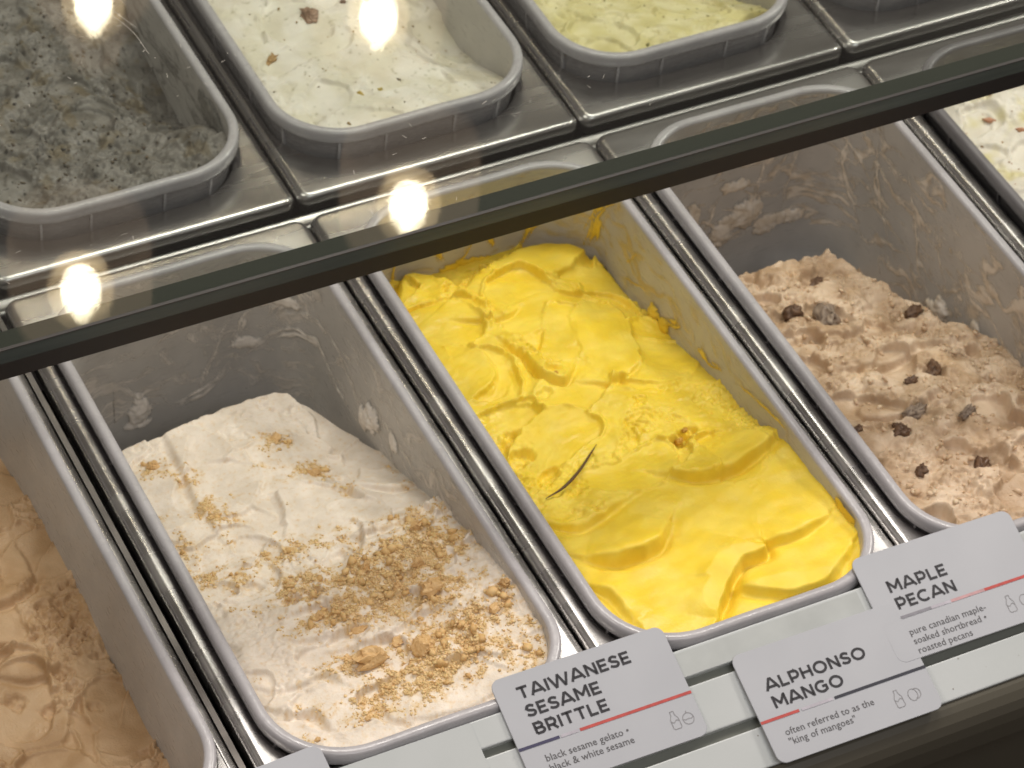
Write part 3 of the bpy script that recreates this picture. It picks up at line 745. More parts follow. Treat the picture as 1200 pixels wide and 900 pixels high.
def smear(parent, mat, cols, strokes, blobs, seed, s0=20, s1=470, z0=-112, z1=-3, fog=0.0):
    ds = .9
    ns, nz = int((s1-s0)/ds)+1, int((z1-z0)/ds)+1
    s, z = np.meshgrid(np.linspace(s0, s1, ns), np.linspace(z0, z1, nz))
    T = np.full(s.shape, -.3); thin = T.copy()
    nse = fbm(s, z, 9, 4, seed); fine = crumbly(s, z, 4.5, seed+3, 2)
    for pts, wd, th in strokes:
        ww = s+3*fbm(s, z, 16, 2, seed+8); zz_ = z+3*fbm(s, z, 16, 2, seed+9)
        d, t = poly_dist(ww, zz_, pts)
        k = np.exp(-(d/wd)**2)*np.sin(np.pi*np.clip(t*.9+.05, 0, 1))**.5
        stre = .6+.8*fbm(d*3, t*12, 5, 2, seed+11)
        T = np.maximum(T, (k*stre*1.25-.35+.35*nse)*th)
    for bs, bz, rs, rz, h in blobs:
        d = np.hypot((s-bs)/rs, (z-bz)/rz)+.45*nse
        d = d+.3*fbm(s, z, 3.2, 3, seed+51); T = np.maximum(T, h*(np.sqrt(np.clip(1-d*d, 0, 1)))*(.85+.6*fine)-.12)
    if fog:
        wx = s+22*fbm(s, z, 55, 3, seed+31); wz = z+16*fbm(s, z, 45, 3, seed+32)
        fl = ridged(wx*.5, wz*1.2, 17, 4, seed+33)-.50+.5*fbm(s, z, 50, 2, seed+34)
        thin = fog*np.clip(fl*1.3, -1, .6)
    X, Y, NX, NY = wall_point(s, z)
    off = np.clip(T, 0, 99)+.12+.25*np.clip(thin, 0, 1)
    T = np.maximum(T, thin)
    V = np.stack([X+NX*off, Y+NY*off, z], axis=-1).reshape(-1, 3)
    idx = np.arange(ns*nz).reshape(nz, ns); ok = T > 0
    keep = ok[:-1, :-1] | ok[:-1, 1:] | ok[1:, 1:] | ok[1:, :-1]
    F = np.stack([idx[:-1, :-1][keep], idx[1:, :-1][keep], idx[1:, 1:][keep], idx[:-1, 1:][keep]], axis=1)
    used = np.unique(F); rm = -np.ones(len(V), dtype=np.int64); rm[used] = np.arange(len(used))
    alpha = (sstep(0, .9, T)*.92).ravel()[used]
    c = mixc(cols[0], cols[1], sstep(-.3, .3, nse)).reshape(-1, 3)[used]
    o = obj('wall_smear', V[used], rm[F], mat, parent, col=c, extra=alpha)
    return o

creamc = ((.74, .69, .63), (.84, .79, .73)); tanc = ((.66, .57, .46), (.82, .75, .66)); yel = ((.80, .55, .04), (.83, .60, .08))
smear(sesame_root, M['film_cream'], creamc,
      [([(230, -40), (270, -34), (310, -40), (340, -60)], 3.0, 1.2), ([(225, -55), (260, -62), (300, -52), (335, -70), (352, -92)], 3.4, 1.6), ([(350, -38), (362, -62), (372, -90), (380, -110)], 2.6, 1.2), ([(300, -24), (325, -38), (335, -52)], 3, 1.3),
       ([(352, -82), (372, -100), (396, -108)], 5, 1.6), ([(372, -62), (372, -78)], 2, .9), ([(404, -80), (396, -98), (390, -108)], 1.8, 1.0), ([(150, -20), (200, -34), (240, -36)], 2.6, .8), ([(330, -30), (346, -52), (352, -76)], 2.6, 1.2), ([(392, -55), (396, -70)], 1.6, .8), ([(110, -8), (150, -16), (190, -22)], 2, .8)],
      [(223, -43, 9, 9, 3.4), (232, -52, 6, 8, 2.4), (412, -100, 7, 12, 4.0), (413, -112, 9, 7, 3.0), (196, -38, 6, 6, 1.6), (322, -36, 9, 5, 1.6), (345, -70, 10, 5, 1.6)], 801, fog=1.05)
smear(mango_root, M['film_mango'], yel,
      [([(300, -8), (308, -30), (312, -56)], 7.0, 2.0), ([(372, -24), (374, -44), (372, -58)], 3.0, 1.4), ([(408, -20), (410, -40), (404, -56)], 3.4, 1.4), ([(206, -28), (220, -36), (236, -44)], 3.4, 2.4), ([(90, -4), (110, -7), (134, -12)], 2.2, 1.4), ([(340, -20), (348, -44), (356, -62)], 4, 1.6), ([(338, -30), (346, -48), (352, -60)], 2, .9), ([(262, -16), (268, -28), (276, -40)], 2.6, 1.0), ([(160, -20), (176, -26), (192, -28)], 3.2, 2.2), ([(120, -8), (136, -12), (150, -18)], 2.4, 1.0), ([(385, -40), (392, -54), (402, -60)], 2.6, 1.3), ([(290, -5), (300, -12), (306, -20)], 2.2, .9),
       ([(245, -32), (262, -40), (280, -52)], 2.0, .9), ([(430, -34), (440, -48), (436, -58)], 3, 1.2)],
      [(236, -42, 6, 5, 3.0), (224, -42, 5, 5, 2.4), (30, -6, 12, 4, 1.2), (392, -60, 18, 4, 1.6)], 821, fog=.65)
smear(pecan_root, M['film_tan'], tanc,
      [([(300, -20), (290, -50), (270, -76)], 4, 1.5), ([(262, -22), (246, -48), (236, -70), (216, -84)], 4, 1.4), ([(320, -30), (318, -60), (300, -90)], 5, 1.6), ([(345, -30), (352, -60), (356, -96)], 3, 1.2), ([(372, -44), (378, -80), (380, -104)], 4, 1.6), ([(230, -24), (220, -50), (200, -66)], 3, 1.0), ([(150, -22), (190, -34), (240, -36)], 2, .8), ([(396, -60), (408, -80), (412, -100)], 3.4, 1.4),
       ([(180, -40), (200, -60), (210, -72)], 4, 1.4), ([(330, -24), (312, -44), (284, -60)], 2.2, 1.4)],
      [(382, -84, 12, 12, 4.0), (398, -96, 8, 12, 3.2), (428, -74, 12, 5, 3.4), (420, -78, 5, 12, 3.0), (436, -84, 8, 10, 3.0), (366, -100, 10, 8, 3), (392, -60, 10, 5, 2.2), (350, -98, 12, 6, 2.6), (440, -100, 12, 10, 3.0), (206, -80, 7, 8, 3.0), (212, -86, 8, 5, 3), (172, -66, 5, 4, 2)], 841, fog=1.6)
smear(dark_root, M['film_tan'], ((.17, .165, .15), (.26, .25, .225)), [([(60, -12), (100, -22), (150, -30)], 9, 1.0)], [(40, -14, 20, 9, 1.6)], 861, s1=220, fog=.7)
smear(green_root, M['film_cream'], ((.5, .47, .26), (.6, .56, .34)), [([(60, -40), (80, -26), (100, -20)], 1.6, .8)], [], 871, s1=200, fog=.2)
smear(pale_root, M['film_cream'], ((.55, .52, .40), (.7, .66, .55)), [([(420, -20), (440, -24), (460, -22)], 4, 1.0)], [(430, -30, 8, 5, 2)], 881, s0=380, fog=1.0)

# ------------------------------------------------------------------ crumbs, nuts, bits
ICO_V = None
def ico():
    t = (1+5**.5)/2
    v = np.array([(-1, t, 0), (1, t, 0), (-1, -t, 0), (1, -t, 0), (0, -1, t), (0, 1, t), (0, -1, -t), (0, 1, -t), (t, 0, -1), (t, 0, 1), (-t, 0, -1), (-t, 0, 1)], float)/math.hypot(1, t)
    f = np.array([(0, 11, 5), (0, 5, 1), (0, 1, 7), (0, 7, 10), (0, 10, 11), (1, 5, 9), (5, 11, 4), (11, 10, 2), (10, 7, 6), (7, 1, 8), (3, 9, 4), (3, 4, 2), (3, 2, 6), (3, 6, 8), (3, 8, 9), (4, 9, 5), (2, 4, 11), (6, 2, 10), (8, 6, 7), (9, 8, 1)])
    return v, f
IV, IF = ico()
def scatter(parent, mat, name, hf, dens, n, rmin, rmax, cols, seed, box_, sink=.2, flatz=.75, power=2.2):
    R = np.random.RandomState(seed); pts = []
    x = R.uniform(box_[0], box_[2], n*6); y = R.uniform(box_[1], box_[3], n*6)
    d = dens(x, y); keep = R.uniform(0, 1, len(x)) < np.clip(d, 0, 1)
    x = x[keep][:n]; y = y[keep][:n]
    X, Y = clip_to_outline(x, y, np.full(x.shape, -30.0)); ok = np.hypot(X-x, Y-y) < 1e-6; x = x[ok]; y = y[ok]; k = len(x)
    z = hf(x, y); r = rmin+(rmax-rmin)*R.uniform(0, 1, k)**power
    V = IV[None]*(1+R.uniform(-.5, .4, (k, 12, 1)))*(1+R.uniform(-.4, .4, (k, 1, 3)))
    a = R.uniform(0, 6.28, k); ca, sa = np.cos(a)[:, None], np.sin(a)[:, None]
    vx = V[..., 0]*ca-V[..., 1]*sa; vy = V[..., 0]*sa+V[..., 1]*ca
    V = np.stack([vx, vy, V[..., 2]*flatz], -1)*r[:, None, None]
    V[..., 0] += x[:, None]; V[..., 1] += y[:, None]; V[..., 2] += (z+r*(.5-sink))[:, None]
    F = (IF[None]+(np.arange(k)*12)[:, None, None]).reshape(-1, 3)
    t = R.uniform(0, 1, k); c = np.asarray(cols[0])*(1-t[:, None])+np.asarray(cols[1])*t[:, None]
    c = np.repeat(c, 12, axis=0)
    return obj(name, V.reshape(-1, 3), F, mat, parent, smooth=False, col=c, kind='stuff')
scatter(sesame_root, M['crumb'], 'brittle_crumb', sesame_h, lambda x, y: np.clip(1.5*crumb_density(x, y)-.14, 0, 1), 15000, .22, 1.0, ((.76, .55, .28), (.62, .40, .17)), 5, (8, 8, 157, 280), sink=.45)
scatter(sesame_root, M['crumb'], 'brittle_crumb', sesame_h, lambda x, y: np.clip(crumb_density(x, y)-.25, 0, 1), 700, .7, 3.0, ((.72, .49, .22), (.55, .33, .12)), 15, (8, 8, 157, 280))
scatter(pecan_root, M['crumb'], 'maple_crumb', pecan_h, lambda x, y: .12+.5*sstep(0, .4, fbm(x, y, 20, 2, 71)), 900, .5, 2.2, ((.66, .50, .34), (.50, .34, .2)), 6, (8, 8, 157, 270), sink=.35)
scatter(dark_root, M['crumb'], 'sesame_speck', dark_h, lambda x, y: .3+.7*sstep(-.2, .4, fbm(x, y, 14, 2, 72)), 650, .3, 1.5, ((.025, .022, .02), (.12, .09, .05)), 7, (6, 6, 150, 225), sink=.4)
scatter(white_root, M['crumb'], 'brown_speck', white_h, lambda x, y: .5+0*x, 90, .5, 1.5, ((.16, .12, .07), (.36, .25, .10)), 8, (8, 8, 150, 200), sink=.6)
scatter(green_root, M['crumb'], 'green_speck', green_h, lambda x, y: .5+0*x, 160, .4, 1.2, ((.24, .22, .08), (.36, .30, .12)), 9, (8, 8, 150, 160), sink=.6)
scatter(pale_root, M['crumb'], 'brown_speck', pale_h, lambda x, y: .5+0*x, 60, .5, 1.7, ((.45, .22, .12), (.3, .2, .09)), 10, (8, 130, 90, 350), sink=.5)

def blob(name, parent, hf, x, y, rx, ry, rz, rot, cols, seed, mat, lift=.2, angular=.25, label=None, vein=0.0):
    """irregular lump half sunk in the gelato"""
    n = 22; m = 14; R = np.random.RandomState(seed)
    th, ph = np.meshgrid(np.linspace(0, 2*np.pi, n, endpoint=False), np.linspace(0, np.pi, m))
    ux, uy, uz = np.sin(ph)*np.cos(th), np.sin(ph)*np.sin(th), np.cos(ph)
    rr = 1+angular*(fbm(ux*3+seed, uy*3+uz*2, 1.4, 3, seed)*2)
    if angular > .3:   # broken, flat faced
        for k in range(7):
            nv = R.normal(size=3); nv /= np.linalg.norm(nv); dd = ux*nv[0]+uy*nv[1]+uz*nv[2]
            rr = np.where(dd > .62, np.minimum(rr, .62/np.maximum(dd, .1)*1.0), rr)
    if vein: rr = rr-vein*np.abs(np.sin(th*2.5+uz*3))*.5
    X = ux*rr*rx; Y = uy*rr*ry; Z = uz*rr*rz
    ti = R.uniform(-.5, .5); Y, Z = Y*math.cos(ti)-Z*math.sin(ti), Y*math.sin(ti)+Z*math.cos(ti)
    c, s = math.cos(rot), math.sin(rot); X, Y = X*c-Y*s, X*s+Y*c
    z0 = float(hf(np.array([x]), np.array([y]))[0])
    V = np.stack([X+x, Y+y, Z+z0+rz*lift], -1).reshape(-1, 3)
    F = []
    for j in range(m-1):
        for i in range(n):
            i2 = (i+1) % n; F.append((j*n+i, (j+1)*n+i, (j+1)*n+i2, j*n+i2))
    t = np.clip(.5+fbm(th*2, ph*3, .8, 3, seed+2)*1.4, 0, 1); cc = np.asarray(cols[0])*(1-t[..., None])+np.asarray(cols[1])*t[..., None]
    o = obj(name, V, F, mat, parent, smooth=angular <= .3, col=cc.reshape(-1, 3))
    if label: o['label'] = label
    return o
cookie = ((.60, .36, .14), (.72, .49, .24))
for i, (x, y, rx, ry, rz, ro) in enumerate([(71, 57, 11, 6.5, 5, .2), (97, 55, 8, 5.5, 5, 1.0), (119, 89, 7, 6, 5, .4), (75, 83, 6.5, 3.5, 2.5, .1), (96, 122, 5, 4, 3, .7), (122, 112, 4.5, 3.5, 3, .2), (154, 76, 3.5, 4, 3, .6),
                                      (140, 62, 4, 3, 2.5, 1.2), (60, 100, 4, 3, 2.4, .6), (134, 140, 4.5, 3, 2.5, .1), (104, 100, 4, 3.2, 2.5, 1.4), (88, 66, 5, 3, 2.4, .5), (113, 222, 4.6, 4.2, 2.6, .5), (104, 256, 4.2, 3.4, 2.2, 1.1), (34, 264, 4, 3.4, 2.2, .2), (60, 66, 3.4, 2.6, 2, .2), (24, 22, 1.6, 1.6, 1.4, 0), (52, 24, 1.8, 1.4, 1.4, 0)]):
    blob('brittle_piece', sesame_root, sesame_h, x, y, rx, ry, rz, ro, cookie, 40+i, M['nut'], .45, .45)
pec = ((.07, .035, .02), (.20, .115, .065)); frost = ((.10, .065, .045), (.42, .33, .25))
for i, (x, y, rx, ry, rz, ro, cc) in enumerate([(72, 226, 8, 6, 5.5, 1.2, frost), (52, 232, 5, 4, 4, .3, pec), (127, 216, 5, 3.5, 3, .4, pec), (97, 152, 6, 3.6, 3, .8, pec), (62, 118, 6, 3.6, 3, .3, frost), (40, 99, 4, 3, 3, .1, pec),
                                      (70, 62, 7.5, 4, 3.5, .9, pec), (104, 52, 9, 6, 5, .3, frost), (116, 60, 5, 4, 4, .5, pec), (44, 108, 3, 2.4, 2, 0, pec), (84, 100, 5, 2.6, 2.6, .5, frost), (30, 64, 3.4, 2.6, 2.4, .5, pec), (20, 112, 3, 2, 2, .5, pec), (92, 268, 5, 3.4, 2.6, .5, pec), (78, 146, 3.4, 2, 2, .2, pec)]):
    blob('pecan_piece', pecan_root, pecan_h, x, y, rx*1.5, ry*1.45, rz*1.4, ro, cc, 70+i, M['nut'], .2, .29, vein=.5)
for i, (x, y, r) in enumerate([(112, 147, 3.2), (118, 152, 2.2), (72, 218, 1.6)]):
    blob('mango_fibre', mango_root, mango_h, x, y, r, r*.7, r*.5, .6, ((.50, .24, .02), (.62, .34, .03)), 90+i, M['nut'], -.1, .3)
for i, (x, y, r, cc) in enumerate([(24, 92, 7.0, ((.26, .13, .04), (.5, .34, .14))), (66, 128, 9, ((.12, .07, .04), (.40, .25, .16))), (110, 140, 5, ((.16, .09, .05), (.42, .27, .17))), (94, 138, 3, pec), (98, 120, 2.6, pec), (60, 42, 3, ((.5, .36, .07), (.6, .45, .12))), (76, 46, 2.4, ((.42, .33, .08), (.55, .43, .12)))]):
    blob('nut_piece', white_root, white_h, x, y, r, r*.7, r*.5, .6+i, cc, 110+i, M['nut'], -.15, .45, vein=.25)
for i, (x, y, r) in enumerate([(52, 318, 3.2), (62, 300, 2.2)]):
    blob('fruit_piece', pale_root, pale_h, x, y, r*1.6, r*.6, r*.5, -.6, ((.50, .22, .12), (.55, .32, .2)), 130+i, M['nut'], .2, .28)
# nut stuck high on the far wall of the maple pan
o = blob('pecan_piece', pecan_root, lambda a, b: a*0-58, 150, 345, 2.6, 2.2, 3.6, .3, ((.10, .07, .03), (.2, .13, .06)), 150, M['nut'], 0, .28)
# thin dark brown sliver along a curve on the mango gelato
pts = spline([(21, 131), (33, 133.5), (47, 142), (66, 158)], 8); V = []; F = []
z0s, z1s = [float(mango_h(np.array([a]), np.array([b]))[0])+.3 for a, b in ((21, 131), (66, 158))]
for i, p in enumerate(pts):
    t = i/(len(pts)-1); w = .95*math.sin(math.pi*min(1, t*.93+.05))**.7; z = z0s+(z1s-z0s)*t+.6+2.6*math.sin(math.pi*t)
    nx, ny = (.55, -.83)
    for (a, b) in ((-1, 0), (0, .55), (1, 0), (0, -.7)): V.append((p[0]+nx*w*a, p[1]+ny*w*a, z+b*w))
for i in range(len(pts)-1):
    for k in range(4): F.append((i*4+k, i*4+(k+1) % 4, (i+1)*4+(k+1) % 4, (i+1)*4+k))
M['splinter'] = flat('dark_sliver', (.10, .045, .012), .5)
o = obj('splinter', V, F, M['splinter'], None); o.location = (P*MM, 0, 0)
tag(o, 'thin curved dark brown splinter lying on the yellow gelato', 'splinter')

# ------------------------------------------------------------------ front rail
psi = math.radians(21.0); CP, SP = math.cos(psi), math.sin(psi)
def rp(s, n): return (-2 - s*CP - n*SP*1.0, -2 - s*SP + n*CP)   # along the slope, proud of it
def extrude(name, prof, x0, x1, mat, parent=None, smooth=False, closed=True):
    V = [(x0, a, b) for a, b in prof]+[(x1, a, b) for a, b in prof]; n = len(prof); F = []
    for i in range(n if closed else n-1):
        j = (i+1) % n; F.append((i, n+i, n+j, j))
    if closed: F += [tuple(range(n))[::-1], tuple(range(n, 2*n))][::-1]
    return obj(name, V, F, mat, parent, smooth=smooth)
rail = thing('label_rail', 'long white sloping label rail along the front of the case', 'label rail', (0, 0, 0))
XA, XB = -420, 900
def strip(name, s0, s1, top, x0, x1, mat=None):
    pr = [rp(s0, -9), rp(s0, top-.7), rp(s0+.25, top-.2), rp(s0+.8, top), rp(s1-.8, top), rp(s1-.25, top-.2), rp(s1, top-.7), rp(s1, -9)]
    return extrude(name, pr[::-1], x0, x1, mat or M['white'], rail)
strip('rail_strip', 0, 14.8, 0, XA, XB); strip('rail_strip', 19.6, 45.4, 0, XA, XB); strip('rail_strip', 51.2, 72.2, 0, XA, XB)
extrude('rail_slot', [rp(.5, -4.5), rp(71.5, -4.5), rp(71.5, -10), rp(.5, -10)][::-1], XA, XB, M['slot'], rail)
extrude('back_lip', [(-1.9, -2.3), (-1.9, -30), (-3.6, -30), (-3.6, -4.5)], XA, XB, M['white'], rail)
# inset plates between the joints of the upper strip
for xa, xb in ((209.5, 317.5), (395, 503)):
    pr = [rp(1.6, .02), rp(1.6, .3), rp(14.4, .3), rp(14.4, .02)]
    extrude('insert_plate', pr[::-1], xa, xb, M['plate'], rail)
R = np.random.RandomState(3); V, F = [], []
for k in range(46):
    sx, ss = R.uniform(20, 560), R.choice([R.uniform(2, 14), R.uniform(21, 44), R.uniform(52, 71)]); rr_ = R.uniform(.12, .42)*(1.8 if k < 5 else 1)
    a_, b_ = rp(ss, .12); bb = len(V)
    V += [(sx+p[0]*rr_*(1+.4*R.rand()), a_+p[1]*rr_, b_+p[2]*rr_*.6) for p in IV]; F += [tuple(int(i)+bb for i in q) for q in IF]
obj('spilled_crumb', V, F, M['speck'], rail, smooth=False, kind='stuff')
# rounded dark fascia under the rail
fp = []
for k in range(9):
    a = k/8*math.radians(95); fp.append((rp(72.4, -1.5)[0]-13*math.sin(a)+0, rp(72.4, -1.5)[1]-13*(1-math.cos(a))*1.0-2))
fp = [rp(72.4, -1.5)]+[(rp(72.4, 0)[0]-d, rp(72.4, 0)[1]-z) for d, z in ((2.0, 2.2), (5, 4), (8.5, 7.5), (11, 12), (12.5, 18), (12.5, 30), (6, 34))]+[(-50, -75), (-40, -60)]
fa = extrude('case_fascia', fp[::-1], XA, XB, M['fascia'], None)
tag(fa, 'dark rounded edge of the case below the white label rail', 'case edge')
v, f = box(-900, -62, -940, 1200, -40, -70)
lo = obj('counter_panel', v, f, M['fascia'], None, smooth=False); tag(lo, 'dark front panel of the case below the label rail', 'panel')
# blank white cover lying over the upper slot, left of the first card
bl = extrude('blank_label', [rp(.6, .25), rp(44.6, .25), rp(44.6, 1.0), rp(.6, 1.0)][::-1], 22, 95, M['white'], None)
tag(bl, 'blank white label strip lying on the rail left of the three line card', 'label strip')

# ------------------------------------------------------------------ cards
CW, CH = 97.0, 61.5
def arc(cx, cy, rx, ry, a0, a1, n=14):
    return [(cx+rx*math.cos(math.radians(a0+(a1-a0)*k/n)), cy+ry*math.sin(math.radians(a0+(a1-a0)*k/n))) for k in range(n+1)]
LT = {  # monoline capitals, height 1: (advance, strokes)
 'T': (.80, [[(.0, .925), (.8, .925)], [(.4, .925), (.4, 0)]]), 'A': (1.0, [[(.0, 0), (.44, .96), (.56, .96), (1.0, 0)], [(.18, .27), (.82, .27)]]),
 'I': (.16, [[(.08, 0), (.08, 1)]]), 'W': (1.42, [[(.0, 1), (.35, .03), (.40, .03), (.70, .93), (.74, .93), (1.04, .03), (1.09, .03), (1.42, 1)]]),
 'N': (.84, [[(.08, 0), (.08, .93), (.12, .93), (.72, .07), (.76, .07), (.76, 1)]]), 'E': (.68, [[(.68, .925), (.08, .925), (.08, .075), (.69, .075)], [(.08, .5), (.62, .5)]]),
 'S': (.72, [[(.68, .80)]+arc(.37, .715, .25, .21, 60, 180, 8)+arc(.37, .715, .25, .19, 180, 235, 3)+[(.44, .48)]+arc(.39, .285, .26, .21, 50, -90, 9)+[(.18, .12), (.03, .22)]]),
 'M': (1.04, [[(.08, 0), (.08, .96), (.11, .96), (.50, .34), (.54, .34), (.93, .96), (.96, .96), (.96, 0)]]),
 'B': (.76, [[(.08, .075), (.08, .925), (.44, .925)]+arc(.44, .72, .20, .205, 90, -90, 8)+[(.08, .515)], [(.44, .515)]+arc(.46, .295, .24, .22, 90, -90, 8)+[(.08, .075)]]),
 'R': (.78, [[(.08, 0), (.08, .925), (.44, .925)]+arc(.44, .66, .25, .265, 90, -90, 8)+[(.08, .395)], [(.44, .395), (.74, 0)]]),
 'L': (.64, [[(.08, 1), (.08, .075), (.65, .075)]]), 'P': (.76, [[(.08, 0), (.08, .925), (.44, .925)]+arc(.44, .635, .26, .29, 90, -90, 8)+[(.08, .345)]]),
 'H': (.84, [[(.08, 0), (.08, 1)], [(.76, 0), (.76, 1)], [(.08, .5), (.76, .5)]]), 'O': (1.06, [arc(.53, .5, .45, .435, 90, 450, 28)]),
 'G': (.98, [arc(.52, .5, .45, .435, 48, 300, 20)+[(.86, .20), (.86, .50), (.56, .50)]]), 'C': (.92, [arc(.52, .5, .45, .435, 48, 312, 20)]),
}
def stroke(P_, w):
    P_ = [np.array(p, float) for p in P_]; n = len(P_); L = []; R_ = []
    for i in range(n):
        a = P_[max(i-1, 0)]; b = P_[min(i+1, n-1)]
        if 0 < i < n-1:
            d1 = P_[i]-P_[i-1]; d2 = P_[i+1]-P_[i]; d1 /= np.linalg.norm(d1)+1e-9; d2 /= np.linalg.norm(d2)+1e-9
            t = d1+d2; t /= np.linalg.norm(t)+1e-9; nn = np.array([-t[1], t[0]]); k = min(1/max(abs(nn@np.array([-d1[1], d1[0]])), .5), 1.8)
        else:
            t = b-a; t /= np.linalg.norm(t)+1e-9; nn = np.array([-t[1], t[0]]); k = 1
        if n > 15 and np.linalg.norm(P_[0]-P_[-1]) < 1e-6 and i in (0, n-1):
            t = P_[1]-P_[-2]; t /= np.linalg.norm(t); nn = np.array([-t[1], t[0]])
        L.append(P_[i]+nn*w/2*k); R_.append(P_[i]-nn*w/2*k)
    V = L+R_; F = [(i, n+i, n+i+1, i+1) for i in range(n-1)]
    return V, F
def text_strokes(s, x, y, h, w, track=.20):
    V, F = [], []
    for ch in s:
        adv, st = LT[ch]
        for q in st:
            v, f = stroke([(a*h*1.14, b*h) for a, b in q], w)
            base = len(V); V += [(x+a[0], y-a[1]) for a in v]; F += [tuple(i+base for i in g_) for g_ in f]
        x += (adv*1.14+track)*h
    return V, F
def small_text(s, size):
    cu = bpy.data.curves.new('t', 'FONT'); cu.body = s; cu.size = size; cu.space_character = 1.02; cu.resolution_u = 2; cu.offset = 0.004*size
    o = bpy.data.objects.new('t', cu); COL.objects.link(o)
    dg = bpy.context.evaluated_depsgraph_get(); me = bpy.data.meshes.new_from_object(o.evaluated_get(dg))
    V = [(v.co.x, -v.co.y) for v in me.vertices]; F = [tuple(p.vertices) for p in me.polygons]
    bpy.data.objects.remove(o); bpy.data.meshes.remove(me); bpy.data.curves.remove(cu)
    return V, F
def bottle(x, y, s=1.0):
    o = [(x+a*s, y+b*s) for a, b in ((-1.0, -5), (1.0, -5), (1.0, -3.2), (2.2, -1.0), (2.3, 3.6), (1.6, 4.4), (-1.6, 4.4), (-2.3, 3.6), (-2.2, -1.0), (-1.0, -3.2), (-1.0, -5))]
    return [o, [(x-2.2*s, y+.2*s), (x-.8*s, y+.9*s), (x+.8*s, y-.3*s), (x+2.2*s, y+.4*s)]]
def eggs(x, y, s=1.0):
    return [[(x+a*s, y+b*s) for a, b in arc(0, 0, 2.6, 3.2, 0, 360, 20)], [(x+a*s, y+b*s) for a, b in arc(2.2, -.2, 2.3, 2.7, -120, 118, 14)]]
def nutshape(x, y, s=1.0):
    return [[(x+a*s, y+b*s) for a, b in arc(0, .4, 3.0, 3.0, 0, 360, 20)], [(x-3.0*s, y+.1*s), (x-1.5*s, y+.8*s), (x, y+.4*s), (x+1.5*s, y+.8*s), (x+3.0*s, y+.1*s)], [(x, y-2.6*s), (x+.2*s, y-3.8*s)]]
LIFT = .16
def print_on(card, name, VF, mat, off=LIFT):
    V, F = VF
    if not V: return
    n = len(V); U = [(a, -b, off) for a, b in V]
    return obj(name, U, [tuple(f) for f in F], mat, card, smooth=False)
def segs(lines, w):
    V, F = [], []
    for q in lines:
        v, f = stroke(q, w); b = len(V); V += [tuple(p) for p in v]; F += [tuple(i+b for i in g_) for g_ in f]
    return V, F
def card(label, tl, phi, psi_, title, line, small, sy, icons, seed):
    t = thing('flavour_card', label, 'flavour card', tl, 'flavour cards on the label rail')
    t.rotation_euler = (math.radians(phi), 0, 0)
    t.rotation_euler = (Matrix.Rotation(math.radians(phi), 3, 'X') @ Matrix.Rotation(math.radians(-psi_), 3, 'Z')).to_euler()
    ring = rrect(0, -CH, CW, 0, 5.0, 6); n = len(ring)
    V = [(a, b, -.9) for a, b in ring]+[(a, b, -.15) for a, b in ring]+[(a+(CW/2-a)*.004, b+(-CH/2-b)*.006, 0) for a, b in ring]
    F = [tuple(range(2*n, 3*n))]+[tuple(range(n))[::-1]]
    for k in (0, 1):
        for i in range(n):
            j = (i+1) % n; F.append((k*n+i, k*n+j, (k+1)*n+j, (k+1)*n+i))
    obj('card_sheet', V, F, M['card'], t, smooth=False)
    for s, yy, x in title:
        print_on(t, 'title_line', text_strokes(s, x, yy, 6.3, 1.42), M['ink'])
    for (x0, x1, mt) in line:
        print_on(t, 'rule_line', ([(x0, 37.3), (x1, 37.3), (x1, 38.9), (x0, 38.9)], [(0, 3, 2, 1)]), M[mt], LIFT+.05)
    for k, (s, x) in enumerate(small):
        V2, F2 = small_text(s, 5.3)
        print_on(t, 'ingredient_line', ([(a+x, b+sy+5.35*k) for a, b in V2], F2), M['ink_grey'])
    for q in icons: print_on(t, 'allergen_icon', segs(q, .36), M['icon'])
    return t
card('white card reading TAIWANESE SESAME BRITTLE in three lines', (112.4, 12.4, 4.8), 19.8, .44, [('TAIWANESE', 13.6, 11.6), ('SESAME', 23.6, 11.8), ('BRITTLE', 33.4, 12.2)],
     [(0, 22.6, 'navy'), (23.4, 33.2, 'lilac'), (34, CW, 'red')], [('black sesame gelato •', 11.2), ('black & white sesame', 11.2), ('brittle', 11.2)], 48.0, [bottle(82.5, 49.6), nutshape(89.6, 50.2)], 1)
card('white card reading MAPLE PECAN below the brown nutty gelato', (321.4, 11.8, 4.2), 18.6, .7, [('MAPLE', 23.8, 13.2), ('PECAN', 33.6, 13.4)],
     [(12.2, 30.5, 'midgrey'), (30.5, 42.5, 'lilac'), (42.5, 63, 'pink'), (63, CW, 'red')], [('pure canadian maple-', 12.6), ('soaked shortbread •', 12.6), ('roasted pecans', 12.6)], 48.6, [bottle(73, 50), eggs(81.5, 50.2)], 2)
card('white card reading ALPHONSO MANGO, lowest and overlapping its neighbour', (236.2, -14.6, -4.6), 19.0, .46, [('ALPHONSO', 23.4, 11.0), ('MANGO', 33.3, 11.2)],
     [(0, 22.2, 'red'), (23.6, 42.0, 'lilac'), (43, CW, 'slate')], [('often referred to as the', 9.8), ('"king of mangoes"', 9.8)], 48.2, [bottle(75.2, 49.8), eggs(83.6, 50.0)], 3)
card('white card with only its top corner in view at the bottom edge', (-77.8, 7.3, 3.2), 18.5, -2.4, [('O', 17.5, 68.0)], [(0, CW, 'red')], [], 48, [], 4)

